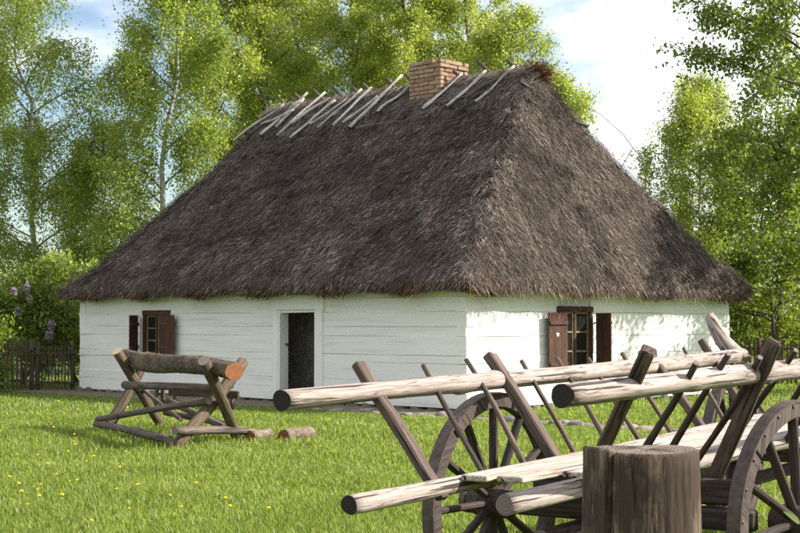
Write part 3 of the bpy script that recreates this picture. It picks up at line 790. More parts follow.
# lightning conductor wire on the far hip
def wire(name, pts, r, parent, mat='steel', sides=6):
    v, f = tube_np([(pts, np.full(len(pts), r))], sides); return link(name, mesh_np(name, v, f, True), M[mat], parent)
lc = empty('lightning_conductor', parent=house)
# positions follow the far hip of the gable (local)
wire('wire', [(-1.75, 5.3, 6.62), (-.98, 5.58, 6.12), (-.92, 6.32, 5.76), (-.90, 6.67, 5.48), (-.9, 7.0, 5.29), (-.9, 7.13, 5.03)], .009, lc)
wire('support_rod', [(-.98, 6.25, 4.95), (-.90, 6.67, 5.49)], .011, lc)

# ------------------------------------------------------------------ ladder wagon
CROT = math.atan2(.838, .546)
wagon = empty('ladder_wagon', (-.51, 6.2, 0), CROT)
tag(wagon, 'long old wooden ladder-sided hay wagon with spoked wheels standing on the grass', 'wagon')
def C(s, c, z): return (s, -c, z)
# rails
log('upper_rail', C(-.02, .01, 1.265), C(5.87, -.04, 1.345), .047, .055, 'rail', 'end_dark', wagon, sides=24, segs=90, knots=11, bump=.075, bend=.03)
log('upper_rail', C(-.03, 1.36, 1.335), C(5.95, 1.36, 1.36), .046, .058, 'rail', 'end_dark', wagon, sides=24, segs=90, knots=11, bump=.075, bend=-.03)
log('lower_rail', C(-.01, .36, .845), C(5.9, .34, .90), .041, .05, 'rail', 'end_dark', wagon, sides=24, segs=90, knots=10, bump=.08, bend=.015)
log('lower_rail', C(.37, .89, .845), C(5.9, .91, .88), .044, .05, 'rail', 'end_grey', wagon, sides=24, segs=90, knots=10, bump=.08, bend=-.015)
stub = log('branch_stub', C(5.80, -.02, 1.30), C(5.84, -.30, 1.66), .078, .040, 'rail', 'end_grey', wagon, sides=12, segs=6, bump=.08, bend=.03)
# far ladder stakes and rungs
up_f = Vector((0, .43, .36)).normalized()
def flat_stake(p0, p1, w, t):
    d = Vector(p1) - Vector(p0); o = board('stake', p0, p1, w, t, 'stake', wagon, up=(0, 1, 0), bev=.008, jit=.004, segs=5); return o
flat_stake(C(.71, .38, .80), C(.73, -.11, 1.41), .075, .045)
flat_stake(C(1.93, .40, .80), C(2.03, -.12, 1.43), .085, .055)
flat_stake(C(4.10, .40, .80), C(4.20, -.12, 1.43), .08, .05)
flat_stake(C(5.02, .38, .82), C(5.30, -.15, 1.47), .085, .055)
for s0, s1 in ((1.17, 1.28), (1.61, 1.72), (2.20, 2.33), (2.67, 2.80), (3.12, 3.28), (3.60, 3.78), (4.58, 4.82), (5.42, 5.60)):
    log('rung', C(s0, .37, .80), C(s1, -.10 + rnd.uniform(-.02, .02), 1.40 + rnd.uniform(-.02, .03)), .016, .013, 'stake', 'end_grey', wagon, sides=8, segs=6, bump=.1, bend=rnd.uniform(-.015, .015))
# near ladder
flat_stake(C(1.10, .90, .82), C(.47, 1.50, 1.495), .05, .062)
for s0, s1 in ((1.50, 1.05), (1.96, 1.47), (2.42, 1.90), (2.9, 2.45), (3.4, 3.0), (3.9, 3.5), (4.8, 4.45), (5.4, 5.1)):
    log('rung', C(s0, .89, .80), C(s1, 1.47, 1.45 + rnd.uniform(-.02, .02)), .019, .015, 'dark_wood', 'end_grey', wagon, sides=8, segs=6, bump=.12, bend=rnd.uniform(-.03, .03))
big = board('stake', C(2.33, 1.04, .74), C(1.96, 1.52, 1.52), .045, .08, 'stake', wagon, up=(0, 1, .2), bev=.012, jit=.004, segs=6, round_end=.25)
flat_stake(C(4.4, .90, .80), C(4.2, 1.50, 1.50), .07, .06)
# floor planks
for i, (c0, c1, s0, s1, z) in enumerate(((.385, .53, .86, 5.7, .886), (.535, .68, .93, 5.75, .880), (.685, .86, 1.3, 5.7, .876))):
    o = board('floor_plank', C(s0, (c0 + c1) / 2, z), C(s1, (c0 + c1) / 2, z + .02), c1 - c0 - .008, .028, 'plank', wagon, bev=.006, jit=.004, segs=10)
# axles, bolsters, reach
def axle(s):
    board('axle', C(s, .02, .61), C(s, 1.36, .61), .10, .11, 'dark_wood', wagon, bev=.012, jit=.004, segs=4)
    board('bolster', C(s, .12, .745), C(s, 1.26, .745), .09, .125, 'dark_wood', wagon, bev=.012, jit=.004, segs=4)
axle(2.12); axle(5.80)
log('reach_pole', C(1.2, .625, .575), C(6.3, .625, .60), .045, .04, 'dark_wood', 'end_grey', wagon, sides=10, segs=8, bump=.06)
log('drawbar', C(-.2, .62, .50), C(2.1, .62, .60), .04, .045, 'dark_wood', 'end_dark', wagon, sides=10, segs=8, bump=.06)
board('sway_bar', C(1.55, .35, .69), C(1.55, .9, .69), .07, .05, 'dark_wood', wagon, bev=.01)

def arc_mesh(r0, r1, y0, y1, a0, a1, n, bev=0.0):
    bm = bmesh.new(); rings = []
    for i in range(n + 1):
        a = a0 + (a1 - a0) * i / n; c, s = math.cos(a), math.sin(a)
        rings.append([bm.verts.new((r * c, y, r * s)) for r, y in ((r0, y0), (r1, y0), (r1, y1), (r0, y1))])
    full = abs(a1 - a0 - 2 * math.pi) < 1e-5
    for a, b in zip(rings, rings[1:]):
        for k in range(4): bm.faces.new((a[k], a[(k + 1) % 4], b[(k + 1) % 4], b[k]))
    if not full: bm.faces.new(rings[0]); bm.faces.new(rings[-1])
    else: bmesh.ops.remove_doubles(bm, verts=bm.verts, dist=1e-5)
    bmesh.ops.recalc_face_normals(bm, faces=bm.faces)
    if bev: bmesh.ops.bevel(bm, geom=[e for e in bm.edges if len(e.link_faces) == 2 and e.calc_face_angle(0) > .8], offset=bev, segments=1, affect='EDGES')
    return from_bm('arc', bm)
RW = .61
fel_me = arc_mesh(RW - .085, RW - .010, -.034, .034, .008, math.pi / 3 - .008, 10, .006); fel_me.materials.append(M['felloe'])
tyre_me = arc_mesh(RW - .0099, RW, -.037, .037, 0, 2 * math.pi, 64); tyre_me.materials.append(M['iron'])
def lathe(prof, n=20):
    V = [(r * math.cos(2 * math.pi * k / n), y, r * math.sin(2 * math.pi * k / n)) for r, y in prof for k in range(n)]
    F = [(i * n + k, i * n + (k + 1) % n, (i + 1) * n + (k + 1) % n, (i + 1) * n + k) for i in range(len(prof) - 1) for k in range(n)]
    F += [tuple(range(n)), tuple(range((len(prof) - 1) * n, len(prof) * n))]
    bm = bmesh.new(); vs_ = [bm.verts.new(v) for v in V]
    for f in F: bm.faces.new([vs_[i] for i in f])
    bmesh.ops.recalc_face_normals(bm, faces=bm.faces)
    for f in bm.faces: f.smooth = len(f.verts) == 4
    return from_bm('lathe', bm)
hub_me = lathe([(.045, -.20), (.062, -.195), (.066, -.14), (.085, -.08), (.092, 0), (.085, .07), (.07, .13), (.05, .14)]); hub_me.materials.append(M['dark_wood'])
band_me = lathe([(.066, -.185), (.070, -.184), (.071, -.15), (.069, -.149)]); band_me.materials.append(M['iron'])
spk_me = box_mesh(RW - .085 - .08, .05, .034, bev=.009, x0=.08); spk_me.materials.append(M['dark_wood'])
nail_me = lathe([(.001, -.004), (.009, -.002), (.010, .002)], 8); nail_me.materials.append(M['iron'])
def wheel(s, c, rz, tilt, flip):
    w_ = empty('wheel', C(s, c, RW), rz + (math.pi if flip else 0), wagon); w_.rotation_euler.x = tilt; w_.rotation_euler.y = rnd.uniform(0, 1)
    w_.rotation_mode = 'YXZ'
    for k in range(6):
        o = link('felloe', fel_me, None, w_); o.rotation_euler = (0, k * math.pi / 3, 0)
    link('tyre', tyre_me, None, w_); link('hub', hub_me, None, w_); link('hub_band', band_me, None, w_)
    for k in range(12):
        o = link('spoke', spk_me, None, w_); o.rotation_euler = (0, 2 * math.pi * (k + .5) / 12, 0)
    for k in range(24):
        a = 2 * math.pi * (k + .3) / 24; o = link('nail', nail_me, None, w_); o.location = ((RW - .022) * math.cos(a), -.036, (RW - .022) * math.sin(a))
    return w_
wheel(2.20, 1.55, R(-11), 0, False)
wheel(2.07, -.12, R(-5), 0, True)
wheel(5.82, -.10, 0, 0, True)
wheel(5.80, 1.48, 0, 0, False)

# ------------------------------------------------------------------ chopping stump in the foreground
def stump_mesh():
    n = 192; rows = 30; H_ = 1.14; q = random.Random(8); V = []; F = []
    fr_ = [(q.randint(7, 60), q.uniform(0, 6.3), q.uniform(-1.2, 1.2), q.uniform(.2, 1)) for _ in range(26)]
    for i in range(rows + 1):
        t = i / rows; z = H_ * t
        for k in range(n):
            a = 2 * math.pi * k / n
            r = .201 + .05 * (1 - t) ** 1.6 + .008 * math.sin(2 * a + 1) + .003 * math.sin(4 * a + 2 + t)
            r += sum(w_ * .0003 * math.sin(fq * a + ph + sp * t * 3) * (12 / (fq + 5)) ** .4 for fq, ph, sp, w_ in fr_) + q.uniform(-.0012, .0012)
            gg = R(-131) - .30 * (1 - t); dd = (a - gg + math.pi) % (2 * math.pi) - math.pi
            r -= .045 * math.exp(-(dd / .03) ** 2)
            if -1.0 < dd < -.05: r += .007
            for ca, wdt, dp, sw in ((-76, .010, .004, .08),):
                d2 = (a - R(ca) - sw * math.sin(4 * t + ca) + math.pi) % (2 * math.pi) - math.pi
                r -= dp * math.exp(-(d2 / wdt) ** 2) * (.35 + .65 * abs(math.sin(2.2 * t + ca)))
            zz = z
            if i >= rows - 1:
                zz = (z if i == rows else H_ - .012) + .004 * math.sin(2 * a + 1) + (.010 if -1.0 < dd < -.05 else 0)
                if i == rows: r -= .010
            V.append((zz, -r * math.sin(a), r * math.cos(a)))
    for i in range(rows):
        for k in range(n):
            F.append((i * n + k, i * n + (k + 1) % n, (i + 1) * n + (k + 1) % n, (i + 1) * n + k))
    # top: concentric rings so it can be uneven
    top = rows * n; prev = top
    for j, fr in enumerate((.75, .45, .18)):
        st = len(V)
        for k in range(n):
            v = V[top + k]; V.append((H_ + .008 * math.sin(3 * 2 * math.pi * k / n + j) * fr + q.uniform(-.002, .002), v[1] * fr, v[2] * fr))
        for k in range(n): F.append((prev + k, prev + (k + 1) % n, st + (k + 1) % n, st + k))
        prev = st
    F.append(tuple(prev + k for k in range(n)))
    bm = bmesh.new(); vs_ = [bm.verts.new(v) for v in V]
    for j, f in enumerate(F):
        fc = bm.faces.new([vs_[i] for i in f]); fc.smooth = j < rows * n; fc.material_index = 0 if j < rows * n else 1
    bmesh.ops.recalc_face_normals(bm, faces=bm.faces)
    return from_bm('stump', bm)
st = link('tree_stump', stump_mesh(), [M['stump'], M['stump_top']])
# mesh axes: X = up, (-Y, Z) = around; map local X->world Z, local Z->world X, local -Y -> world Y
st.matrix_basis = Matrix(((0, 0, 1, .893), (0, -1, 0, 5.3), (1, 0, 0, 0), (0, 0, 0, 1)))
tag(st, 'tall split weathered tree stump in front of the hay wagon', 'stump')

# ------------------------------------------------------------------ sawhorse with log, short logs, bench, bucket
sb = Vector((-3.3, 20.2, 0))
saw = empty('sawhorse', sb)
tag(saw, 'crossed-pole sawhorse with peeled legs carrying a bark-covered log on the lawn', 'sawhorse')
def S(x, y, z): return Vector((x, y, z)) - sb
def sl(nm, a, b, r0, r1, mat='saw_leg', end='end_grey', **kw):
    kw.setdefault('bump', .08); kw.setdefault('bend', rnd.uniform(-.03, .03))
    return log(nm, S(*a), S(*b), r0, r1, mat, end, saw, sides=10, segs=7, **kw)
sl('leg', (-3.66, 22.25, -.03), (-4.22, 21.35, 1.20), .075, .075, end='end_pale')
sl('leg', (-4.40, 21.30, -.03), (-3.86, 22.10, 1.13), .085, .07)
sl('leg', (-2.17, 19.45, -.03), (-2.52, 18.40, 1.13), .07, .08)
sl('leg', (-2.92, 18.30, -.03), (-2.14, 19.62, 1.08), .085, .08)
sl('pole', (-4.48, 21.25, .19), (-2.50, 18.75, .60), .045, .05, 'old_pole')
sl('pole', (-4.49, 21.2, .13), (-2.94, 18.35, .13), .05, .055, 'old_pole')
sl('pole', (-2.86, 18.2, .25), (-2.08, 19.4, .17), .055, .055, 'old_pole', 'end_grey')
sl('pole', (-4.12, 21.45, .69), (-2.36, 19.3, .74), .06, .05, 'old_pole')
sl('pole', (-3.90, 21.8, .60), (-3.10, 20.3, .25), .03, .03, 'old_pole')
sl('pole', (-3.60, 22.0, .25), (-2.22, 19.5, .20), .045, .05, 'fence')
sl('pole', (-3.45, 21.4, .45), (-2.35, 19.3, .22), .045, .05, 'old_pole')
lg = log('bark_log', (-4.20, 21.95, 1.075), (-2.10, 18.15, 1.005), .137, .118, 'bark', 'end_orange', None, sides=40, segs=60, bump=.10, bend=.05)
tag(lg, 'thick bark-covered log with an orange sawn end lying on the sawhorse', 'log')
l1 = log('short_log', (-2.03, 19.35, .075), (-1.80, 19.82, .08), .09, .085, 'bark_pale', 'end_red', None, sides=16, segs=6, bump=.05)
tag(l1, 'short sawn log with reddish end next to the sawhorse leg', 'log', 'short logs on the grass')
l2 = log('short_log', (-1.58, 19.45, .08), (-1.25, 19.95, .085), .095, .10, 'bark_pale', 'end_red', None, sides=16, segs=6, bump=.06)
tag(l2, 'short pale log lying nearest to the wagon, right of the other short logs', 'log', 'short logs on the grass')
l3 = log('short_log', (-2.20, 19.75, .06), (-2.05, 20.1, .07), .075, .07, 'bark_pale', 'end_red', None, sides=14, segs=5, bump=.05)
tag(l3, 'small log half hidden behind the sawhorse leg', 'log', 'short logs on the grass')

bench = empty('bench', (-3.95, 26.75, 0), HROT)
tag(bench, 'low dark plank bench seen through the sawhorse, near the cottage wall', 'bench')
board('seat', (-1.15, 0, .46), (1.15, 0, .46), .30, .05, 'fence', bench, bev=.008, jit=.004, segs=4)
for xx in (-.9, .9):
    for yy in (-.09, .09): log('leg', (xx, yy, 0), (xx * .95, yy * .7, .44), .04, .045, 'fence', 'end_grey', bench, sides=8, segs=3)
board('rear_plank', (-1.0, .32, .30), (1.1, .30, .30), .05, .14, 'fence', bench, bev=.008, jit=.004, segs=4)
log('leg', (-.8, .30, 0), (-.8, .31, .27), .04, .04, 'fence', 'end_grey', bench, sides=8, segs=2); log('leg', (.9, .30, 0), (.9, .31, .27), .04, .04, 'fence', 'end_grey', bench, sides=8, segs=2)

bx_, by_ = HX + hx[0] * -4.70 + hy[0] * .75, HY + hx[1] * -4.70 + hy[1] * .75
bk = empty('bucket', (bx_, by_, .17)); tag(bk, 'dark metal bucket on the floor inside the open doorway', 'bucket')
prof = [(.13, 0), (.135, .01), (.165, .30), (.172, .305), (.165, .312), (.155, .30), (.125, .02), (.001, .018)]
nb = 24; Vb = [(r * math.cos(2 * math.pi * k / nb), r * math.sin(2 * math.pi * k / nb), z) for r, z in prof for k in range(nb)]
Fb = [(i * nb + k, i * nb + (k + 1) % nb, (i + 1) * nb + (k + 1) % nb, (i + 1) * nb + k) for i in range(len(prof) - 1) for k in range(nb)] + [tuple(reversed(range(nb)))]
me = bpy.data.meshes.new('bucket'); me.from_pydata(Vb, [], Fb); link('pail', me, M['zinc'], bk)
wire('handle', [(.165 * math.cos(a), .02 + .09 * math.sin(a), .30 - .12 * math.sin(a)) for a in np.linspace(0, math.pi, 14)], .005, bk)

# ------------------------------------------------------------------ fences
def picket_fence(name, p0, p1, n, h, label, w=.055, gap_rails=(.3, .85), group=None, rough=.05, mat='fence'):
    p0 = Vector((*p0, 0)); p1 = Vector((*p1, 0)); d = p1 - p0; a = math.atan2(d.y, d.x); f = empty(name, p0, a)
    tag(f, label, 'fence', group); Ln = d.length
    for zz in gap_rails: board('rail', (0, .03, h * zz), (Ln, .03, h * zz), .045, .06, mat, f, bev=.006, jit=.005, segs=4)
    for xx in (0.03, Ln - .03): log('post', (xx, .10, -.05), (xx, .10, h + .08), .055, .05, mat, 'end_grey', f, sides=8, segs=4)
    for i in range(n):
        x = .1 + (Ln - .2) * (i + .5) / n; hh = h + rnd.uniform(-rough, rough)
        board('picket', (x + rnd.uniform(-.01, .01), -.012, .03), (x + rnd.uniform(-rough, rough) * .4, -.012, hh), w * rnd.uniform(.8, 1.15), .022, mat, f, up=(0, 1, 0), bev=.004)
    return f
picket_fence('garden_gate', (-8.82, 34.75), (-7.95, 34.95), 9, 1.08, 'narrow wooden picket gate between fence and cottage corner', .035, (.16, .82), None, .02)
picket_fence('picket_fence', (-12.9, 34.0), (-8.9, 34.7), 36, 1.16, 'dark weathered picket fence under the lilac bush', .06, (.2, .85), None, .07)
picket_fence('picket_fence', (8.5, 38.4), (15.5, 36.5), 60, 1.12, 'grey picket fence in the shade under the right-hand trees', .06, (.2, .85), None, .07)
po = log('wooden_post', (9.27, 37.0, -.05), (9.27, 37.0, 1.25), .07, .065, 'shutter', 'end_grey', None, sides=12, segs=5)
tag(po, 'reddish brown wooden post beside the right-hand picket fence', 'post')

# ------------------------------------------------------------------ trees
def curve(p, d, ln, rise, droop, n, g, wob=.06):
    t = np.linspace(0, 1, n)[:, None]; P = p + d * ln * t; P[:, 2:3] += ln * (rise * t - droop * t * t)
    w = np.cumsum(g.normal(0, wob * ln / n, (n, 3)), 0); w[0] = 0; return P + w
def make_tree(name, x, y, label, stems, prof, leaf, barkm, nleaf, lsize, seed, nlimb=26, nsec=7, rise=(.2, .9), droop=.25, weep=0.0, spread=.16, trunk_r=.11, f0=.2, cat='tree', group=None, asp=.55, sec_len=.38):
    g = np.random.default_rng(seed); root = empty(name, (x, y, 0)); tag(root, label, cat, group)
    thick = []; thin = []; secs = []
    for (lx, ly, h) in stems:
        n = 12; t = np.linspace(0, 1, n)[:, None]
        P = np.concatenate([lx * t ** .85 * h, ly * t ** .85 * h, h * t], 1); wv = np.cumsum(g.normal(0, .012 * h, (n, 3)), 0); wv[0] = 0; wv[:, 2] = 0; P += wv; P[0, 2] -= .1
        r = trunk_r * (1 - .88 * t[:, 0] ** .8) * (h / 11); r[0] *= 1.35; thick.append((P, r))
        for k in range(nlimb):
            f = f0 + (1 - f0) * ((k + g.random()) / nlimb) ** .9; i = min(n - 2, int(f * (n - 1))); fr = f * (n - 1) - i
            p = P[i] * (1 - fr) + P[i + 1] * fr; az = k * 2.4 + g.normal(0, .5)
            ln = prof(f) * g.uniform(.65, 1.12); rs = rise[0] + (rise[1] - rise[0]) * f + g.normal(0, .12)
            d = np.array([math.cos(az), math.sin(az), 0.])
            C_ = curve(p, d, ln, rs, droop, 7, g); r0 = max(.010, min(.05, .013 * ln)); thick.append((C_, np.linspace(r0, .006, 7)))
            for j in range(nsec):
                u = g.uniform(.22, 1.0); ii = min(5, int(u * 6)); q0 = C_[ii] + (C_[ii + 1] - C_[ii]) * (u * 6 - ii)
                dd = norm(d * .7 + rand_dirs(g, 1)[0] * np.array([1, 1, .75])); l2_ = ln * sec_len * g.uniform(.5, 1.25) * (1.15 - .4 * u) + .15
                Q = curve(q0, dd, l2_, .12, .25 + weep * .3, 5, g); secs.append(Q); thin.append((Q, np.linspace(.011, .004, 5)))
            secs.append(C_[2::1][:5])
    v1, f1 = tube_np(thick, 7); v2, f2 = tube_np(thin, 4)
    ns_ = len(stems) * 11 * 7; mi = np.ones(len(f1) + len(f2), np.int32)
    order = []; k0 = 0
    for (P_, r_) in thick:
        nfc = (len(P_) - 1) * 7
        if len(P_) == 12: mi[k0:k0 + nfc] = 0
        k0 += nfc
    me = mesh_np('trunk', np.concatenate([v1, v2]), np.concatenate([f1, f2 + len(v1)]), True, mi)
    link('trunk', me, [M[barkm], M['trunk']], root)
    SQ = np.stack(secs); m = len(SQ); seglen = np.linalg.norm(SQ[:, -1] - SQ[:, 0], axis=1); dens = g.gamma(1.6, 1, m) * (seglen + .1)
    pick = g.choice(m, nleaf, p=dens / dens.sum()); u = g.beta(1.6, 1.0, nleaf) * 3.999; i = u.astype(int); fr = (u - i)[:, None]
    P = SQ[pick, i] * (1 - fr) + SQ[pick, i + 1] * fr
    P = P + g.normal(0, spread, (nleaf, 3)) * np.array([1, 1, .8])
    if weep > 0:
        hang = g.exponential(weep * .5, nleaf); hang = np.minimum(hang, weep * 1.7)
        key = (pick * 7 + (u * 2).astype(int)) % 977; offs = np.random.default_rng(seed + 1).normal(0, .10, (977, 3)); offs[:, 2] = 0
        P = P + offs[key]; P[:, 2] -= hang
    P[:, 2] = np.maximum(P[:, 2], .15 if cat != 'tree' else .9)
    U = rand_dirs(g, nleaf); U[:, 2] -= .5; U = norm(U); Wd = norm(np.cross(U, rand_dirs(g, nleaf)))
    sz = lsize * g.uniform(.4, 1.5, nleaf)[:, None]
    V, F = (tris_at if y > 39 else quads_at)(P, U * sz, Wd * sz * asp)
    link('crown', mesh_np('crown', V, F), M[leaf], root)
    return root
egg = lambda rmax, lo=.35: (lambda f: rmax * (math.sin(math.pi * min(1, max(0.02, (f ** .8) * .94 + .06))) ** .75 * .9 + .1))
def px(x, d): return (x - 400) / 1430 * d
BG = 'trees behind the cottage'
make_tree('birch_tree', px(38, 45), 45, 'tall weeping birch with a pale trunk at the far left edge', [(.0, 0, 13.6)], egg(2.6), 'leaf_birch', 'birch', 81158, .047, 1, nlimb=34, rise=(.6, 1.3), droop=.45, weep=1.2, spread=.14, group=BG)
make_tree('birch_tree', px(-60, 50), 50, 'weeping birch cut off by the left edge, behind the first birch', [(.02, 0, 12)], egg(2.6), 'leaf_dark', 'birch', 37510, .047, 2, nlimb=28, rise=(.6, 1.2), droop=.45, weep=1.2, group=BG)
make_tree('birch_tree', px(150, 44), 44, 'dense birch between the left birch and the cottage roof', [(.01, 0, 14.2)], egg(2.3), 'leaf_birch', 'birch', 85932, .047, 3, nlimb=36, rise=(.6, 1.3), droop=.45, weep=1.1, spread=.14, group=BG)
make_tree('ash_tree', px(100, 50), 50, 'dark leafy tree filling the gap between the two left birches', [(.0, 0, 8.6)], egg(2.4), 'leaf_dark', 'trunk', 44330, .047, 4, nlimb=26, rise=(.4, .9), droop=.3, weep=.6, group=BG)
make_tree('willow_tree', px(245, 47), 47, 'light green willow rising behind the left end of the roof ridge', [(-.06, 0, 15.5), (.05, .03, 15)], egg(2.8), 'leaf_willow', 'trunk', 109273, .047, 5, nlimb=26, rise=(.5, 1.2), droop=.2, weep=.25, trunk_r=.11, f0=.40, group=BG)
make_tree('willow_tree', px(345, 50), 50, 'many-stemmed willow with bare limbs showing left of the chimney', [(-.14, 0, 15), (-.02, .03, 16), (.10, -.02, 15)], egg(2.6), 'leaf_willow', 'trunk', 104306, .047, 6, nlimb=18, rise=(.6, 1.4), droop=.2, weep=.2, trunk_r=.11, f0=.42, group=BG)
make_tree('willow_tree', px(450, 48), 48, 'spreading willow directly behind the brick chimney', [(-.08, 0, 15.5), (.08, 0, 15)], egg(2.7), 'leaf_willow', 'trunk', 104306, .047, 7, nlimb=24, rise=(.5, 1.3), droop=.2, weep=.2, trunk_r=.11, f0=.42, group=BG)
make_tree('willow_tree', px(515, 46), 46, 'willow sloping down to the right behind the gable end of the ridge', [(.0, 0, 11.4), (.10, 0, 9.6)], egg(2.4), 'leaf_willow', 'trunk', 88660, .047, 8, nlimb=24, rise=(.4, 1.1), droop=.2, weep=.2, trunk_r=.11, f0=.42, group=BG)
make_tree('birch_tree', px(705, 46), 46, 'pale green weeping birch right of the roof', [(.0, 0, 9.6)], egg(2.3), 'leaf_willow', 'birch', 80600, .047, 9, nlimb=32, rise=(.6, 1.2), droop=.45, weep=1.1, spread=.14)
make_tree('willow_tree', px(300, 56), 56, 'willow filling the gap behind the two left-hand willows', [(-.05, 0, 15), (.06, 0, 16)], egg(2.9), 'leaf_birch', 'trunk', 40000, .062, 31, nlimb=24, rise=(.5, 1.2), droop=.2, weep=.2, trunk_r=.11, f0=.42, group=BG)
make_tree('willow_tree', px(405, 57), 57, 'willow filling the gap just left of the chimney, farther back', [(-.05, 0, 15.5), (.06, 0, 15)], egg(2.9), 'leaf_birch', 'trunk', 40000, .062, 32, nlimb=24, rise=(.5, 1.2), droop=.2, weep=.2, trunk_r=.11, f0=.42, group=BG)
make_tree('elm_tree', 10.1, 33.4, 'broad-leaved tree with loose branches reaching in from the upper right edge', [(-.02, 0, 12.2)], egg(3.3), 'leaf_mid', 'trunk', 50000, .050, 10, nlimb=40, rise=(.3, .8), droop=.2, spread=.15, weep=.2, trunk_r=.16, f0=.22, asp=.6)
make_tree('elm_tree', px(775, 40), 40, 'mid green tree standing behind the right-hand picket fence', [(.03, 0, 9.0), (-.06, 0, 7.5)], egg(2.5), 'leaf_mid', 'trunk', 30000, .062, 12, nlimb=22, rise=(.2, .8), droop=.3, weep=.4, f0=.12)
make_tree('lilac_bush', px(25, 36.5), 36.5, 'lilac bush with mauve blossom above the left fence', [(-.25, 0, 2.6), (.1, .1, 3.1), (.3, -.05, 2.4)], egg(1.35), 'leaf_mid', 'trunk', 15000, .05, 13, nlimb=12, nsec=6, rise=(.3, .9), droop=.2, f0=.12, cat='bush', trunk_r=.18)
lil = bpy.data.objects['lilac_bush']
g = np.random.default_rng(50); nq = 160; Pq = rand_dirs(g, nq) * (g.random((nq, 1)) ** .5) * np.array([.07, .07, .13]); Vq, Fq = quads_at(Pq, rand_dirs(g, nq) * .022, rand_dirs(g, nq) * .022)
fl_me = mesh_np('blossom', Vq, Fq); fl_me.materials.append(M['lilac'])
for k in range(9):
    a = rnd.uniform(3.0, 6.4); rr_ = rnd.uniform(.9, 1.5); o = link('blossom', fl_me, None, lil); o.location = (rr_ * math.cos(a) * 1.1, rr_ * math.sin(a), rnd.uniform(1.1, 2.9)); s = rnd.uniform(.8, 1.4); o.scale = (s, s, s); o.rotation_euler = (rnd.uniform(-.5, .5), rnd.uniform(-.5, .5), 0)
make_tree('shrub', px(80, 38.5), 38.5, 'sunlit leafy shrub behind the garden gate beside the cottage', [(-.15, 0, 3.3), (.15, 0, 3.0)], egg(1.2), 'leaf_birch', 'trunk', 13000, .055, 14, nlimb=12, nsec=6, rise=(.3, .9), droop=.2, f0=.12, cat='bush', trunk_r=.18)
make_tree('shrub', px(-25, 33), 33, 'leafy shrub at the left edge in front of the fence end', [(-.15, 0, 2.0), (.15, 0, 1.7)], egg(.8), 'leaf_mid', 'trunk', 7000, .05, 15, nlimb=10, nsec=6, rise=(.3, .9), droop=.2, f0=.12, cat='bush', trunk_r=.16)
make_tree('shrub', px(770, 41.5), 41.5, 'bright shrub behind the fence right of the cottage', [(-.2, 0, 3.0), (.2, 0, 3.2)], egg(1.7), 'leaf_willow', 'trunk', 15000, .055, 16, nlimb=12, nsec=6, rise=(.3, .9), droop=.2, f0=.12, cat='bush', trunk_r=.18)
# far wood closing the horizon
g = np.random.default_rng(77); nw = 60000
ang = g.uniform(-.9, .9, nw); rad = g.uniform(75, 100, nw); hgt = (3.2 + 1.6 * np.sin(ang * 23) + 1.1 * np.sin(ang * 61 + 1)) * g.random(nw) ** .7
P = np.stack([rad * np.sin(ang), rad * np.cos(ang), hgt + .1], -1); Vq, Fq = quads_at(P, rand_dirs(g, nw) * .30, rand_dirs(g, nw) * .26)
tag(link('distant_wood', mesh_np('distant_wood', Vq, Fq), M['leaf_mid']), 'low far-off wood closing the horizon', 'wood', kind='stuff')

# ------------------------------------------------------------------ grass
g = np.random.default_rng(99)
def fbm(x, y):
    return (np.sin(x * 1.3 + 1.7 * np.sin(y * .9)) * np.sin(y * 1.1 + 1.3 * np.sin(x * .7)) + .6 * np.sin(x * 3.7 + 2 * np.sin(y * 2.9)) * np.sin(y * 3.3 + x)) / 1.6
def blades(n, d0, d1, pw, hmul, wmul):
    d = (d0 ** pw + g.random(n) * (d1 ** pw - d0 ** pw)) ** (1 / pw)
    x = (g.random(n) * 2 - 1) * (.33 * d + 2.0); y = d
    u, v = to_house(x, y)
    ok = ~((u > -L - .1) & (u < .12) & (v > -.1) & (v < W + .1))
    edge = .12 * np.sin(u * 5) + .1 * np.sin(u * 11)
    dirt = (v < 0) & (v > -1.30 + edge) & (u < .4) & (u > -13.4); dirt |= (v < -.80 + edge) & (v > -1.35 + edge) & (u >= .4)
    ok &= ~(dirt & (g.random(n) < .985))
    x, y = x[ok], y[ok]; d = d[ok]; n = len(x); f = fbm(x, y)
    sawd = np.exp(-(((x + 3.4) / 1.3) ** 2 + ((y - 20.2) / 2.0) ** 2))
    h = (.065 + .035 * f + .045 * g.random(n) ** 2 + .13 * sawd * g.random(n) ** 2) * hmul; h = np.maximum(h * .85, .022)
    uu, vv = to_house(x, y); near = (vv > -4.0) & (vv < -1.2) & (uu > -13) & (uu < 8); h = np.where(near, h * (.32 + .68 * np.clip((-1.3 - vv) / 2.4, 0, 1)), h)
    tall = (g.random(n) < .02) & ~near; h[tall] *= 1.9
    az = g.uniform(0, 6.283, n); lean = g.uniform(.1, .75, n)
    D = np.stack([np.cos(az), np.sin(az), np.zeros(n)], -1); Sd = np.stack([-np.sin(az + g.normal(0, .8, n)), np.cos(az), np.zeros(n)], -1)
    w = (.0032 + .0030 * g.random(n)) * wmul * (d / 11) ** .8
    B = np.stack([x, y, np.zeros(n)], -1); Mid = B + D * (lean * h * .35)[:, None]; Mid[:, 2] += h * .6; Tp = B + D * (lean * h)[:, None]; Tp[:, 2] += h * (1 - .25 * lean)
    return B, Mid, Tp, Sd * w[:, None]
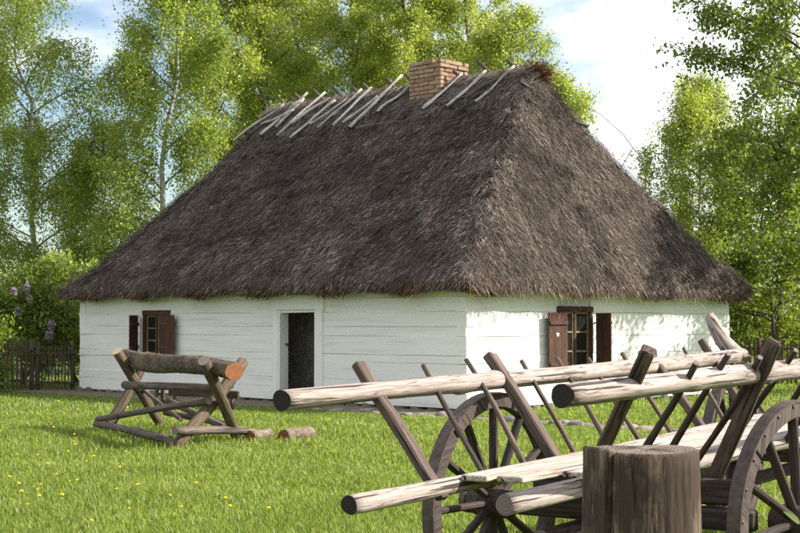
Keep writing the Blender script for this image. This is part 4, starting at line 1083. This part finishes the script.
def grass_mesh(parts):
    V = []; F = []; off = 0
    for B, Mi, T, S_ in parts:
        n = len(B); v = np.empty((n, 5, 3), np.float32); v[:, 0] = B - S_; v[:, 1] = B + S_; v[:, 2] = Mi + S_ * .8; v[:, 3] = Mi - S_ * .8; v[:, 4] = T
        i = np.arange(n, dtype=np.int32)[:, None] * 5 + off
        F.append(np.concatenate([i + np.array([[0, 1, 2]]), i + np.array([[0, 2, 3]]), i + np.array([[3, 2, 4]])], 0)); V.append(v.reshape(-1, 3)); off += n * 5
    return mesh_np('grass', np.concatenate(V), np.concatenate(F), True)
gm = grass_mesh([blades(9000, 4.5, 9, 1.5, 1.0, 1.3), blades(175000, 9, 16, 1.2, 1.0, .85), blades(140000, 16, 26, 1.3, 1.0, .85), blades(60000, 26, 44, 1.6, 1.1, 1.1)])
tag(link('grass', gm, M['grass']), 'sunny green lawn grass', 'grass', kind='stuff')

# dandelions
bm = bmesh.new(); bmesh.ops.create_icosphere(bm, subdivisions=1, radius=.017, matrix=Matrix.Translation((0, 0, .115)) @ Matrix.Diagonal((1, 1, .5, 1)))
nf = len(bm.faces)
bmesh.ops.create_cone(bm, segments=5, radius1=.004, radius2=.003, depth=.115, matrix=Matrix.Translation((0, 0, .0575)))
bm.faces.ensure_lookup_table()
for i, f in enumerate(bm.faces): f.material_index = 0 if i < nf else 1
dme = from_bm('dandelion', bm); dme.materials.append(M['dandelion']); dme.materials.append(M['stem'])
qd = random.Random(17)
spots = [(px(a, 1.6 * 1430 / (b - 324)), 1.6 * 1430 / (b - 324)) for a, b in ((47, 417), (50, 425), (34, 413), (7, 420), (70, 460), (18, 462), (40, 465), (10, 488), (17, 494), (43, 493), (25, 506), (32, 512), (46, 512), (62, 510), (70, 488), (80, 488), (58, 484), (51, 477), (130, 518), (200, 495), (168, 507), (182, 519), (225, 512), (270, 520), (230, 525), (90, 532), (5, 440), (28, 430), (55, 436), (75, 441), (140, 497), (345, 515), (470, 520), (388, 470), (322, 455), (60, 409), (20, 404), (167, 433), (95, 470), (120, 480))]
for (x, y) in spots + [(qd.uniform(-5.5, -2.5), qd.uniform(11, 19)) for _ in range(12)] + [(qd.uniform(-2, 3), qd.uniform(11.5, 20)) for _ in range(4)]:
    o = link('dandelion', dme); o.location = (x, y, 0); s = qd.uniform(.8, 1.25); o.scale = (s, s, s * qd.uniform(.8, 1.2)); o.rotation_euler = (qd.uniform(-.25, .25), qd.uniform(-.25, .25), qd.uniform(0, 6))
    tag(o, 'small yellow dandelion flower in the lawn', 'dandelion', 'dandelions in the lawn')

# leafy weed beside the near wheel
wd_ = empty('burdock_plant', (1.77, 6.3, 0)); tag(wd_, 'bright green broad-leaved weed at the foot of the near wagon wheel', 'plant')
def leaf_mesh(L_, w_):
    V = []; F = []; n = 8
    for i in range(n + 1):
        t = i / n; ww = w_ * math.sin(math.pi * min(1, t * .92 + .06)) ** .8 * (1 - .25 * t); z = .25 * L_ * math.sin(t * 2.2) * .6
        V += [(t * L_, -ww, z + .15 * ww), (t * L_, 0, z), (t * L_, ww, z + .15 * ww)]
    for i in range(n):
        for k in range(2): F.append((i * 3 + k, i * 3 + k + 1, i * 3 + k + 4, i * 3 + k + 3))
    me = bpy.data.meshes.new('leaf'); me.from_pydata(V, [], F); me.materials.append(M['leaf_mid']); 
    for p in me.polygons: p.use_smooth = True
    return me
lm = leaf_mesh(.12, .035)
for k in range(16):
    a = k * 2.4; z = .12 + .043 * k; o = link('leaf', lm, None, wd_); o.location = (.03 * math.cos(a), .03 * math.sin(a), z); o.rotation_euler = (0, rnd.uniform(-.5, .2), a); s = 1.1 - .02 * k; o.scale = (s, s, s)
wire('stem', [(0, 0, 0), (.01, 0, .3), (0, .01, .80)], .006, wd_, 'stem')
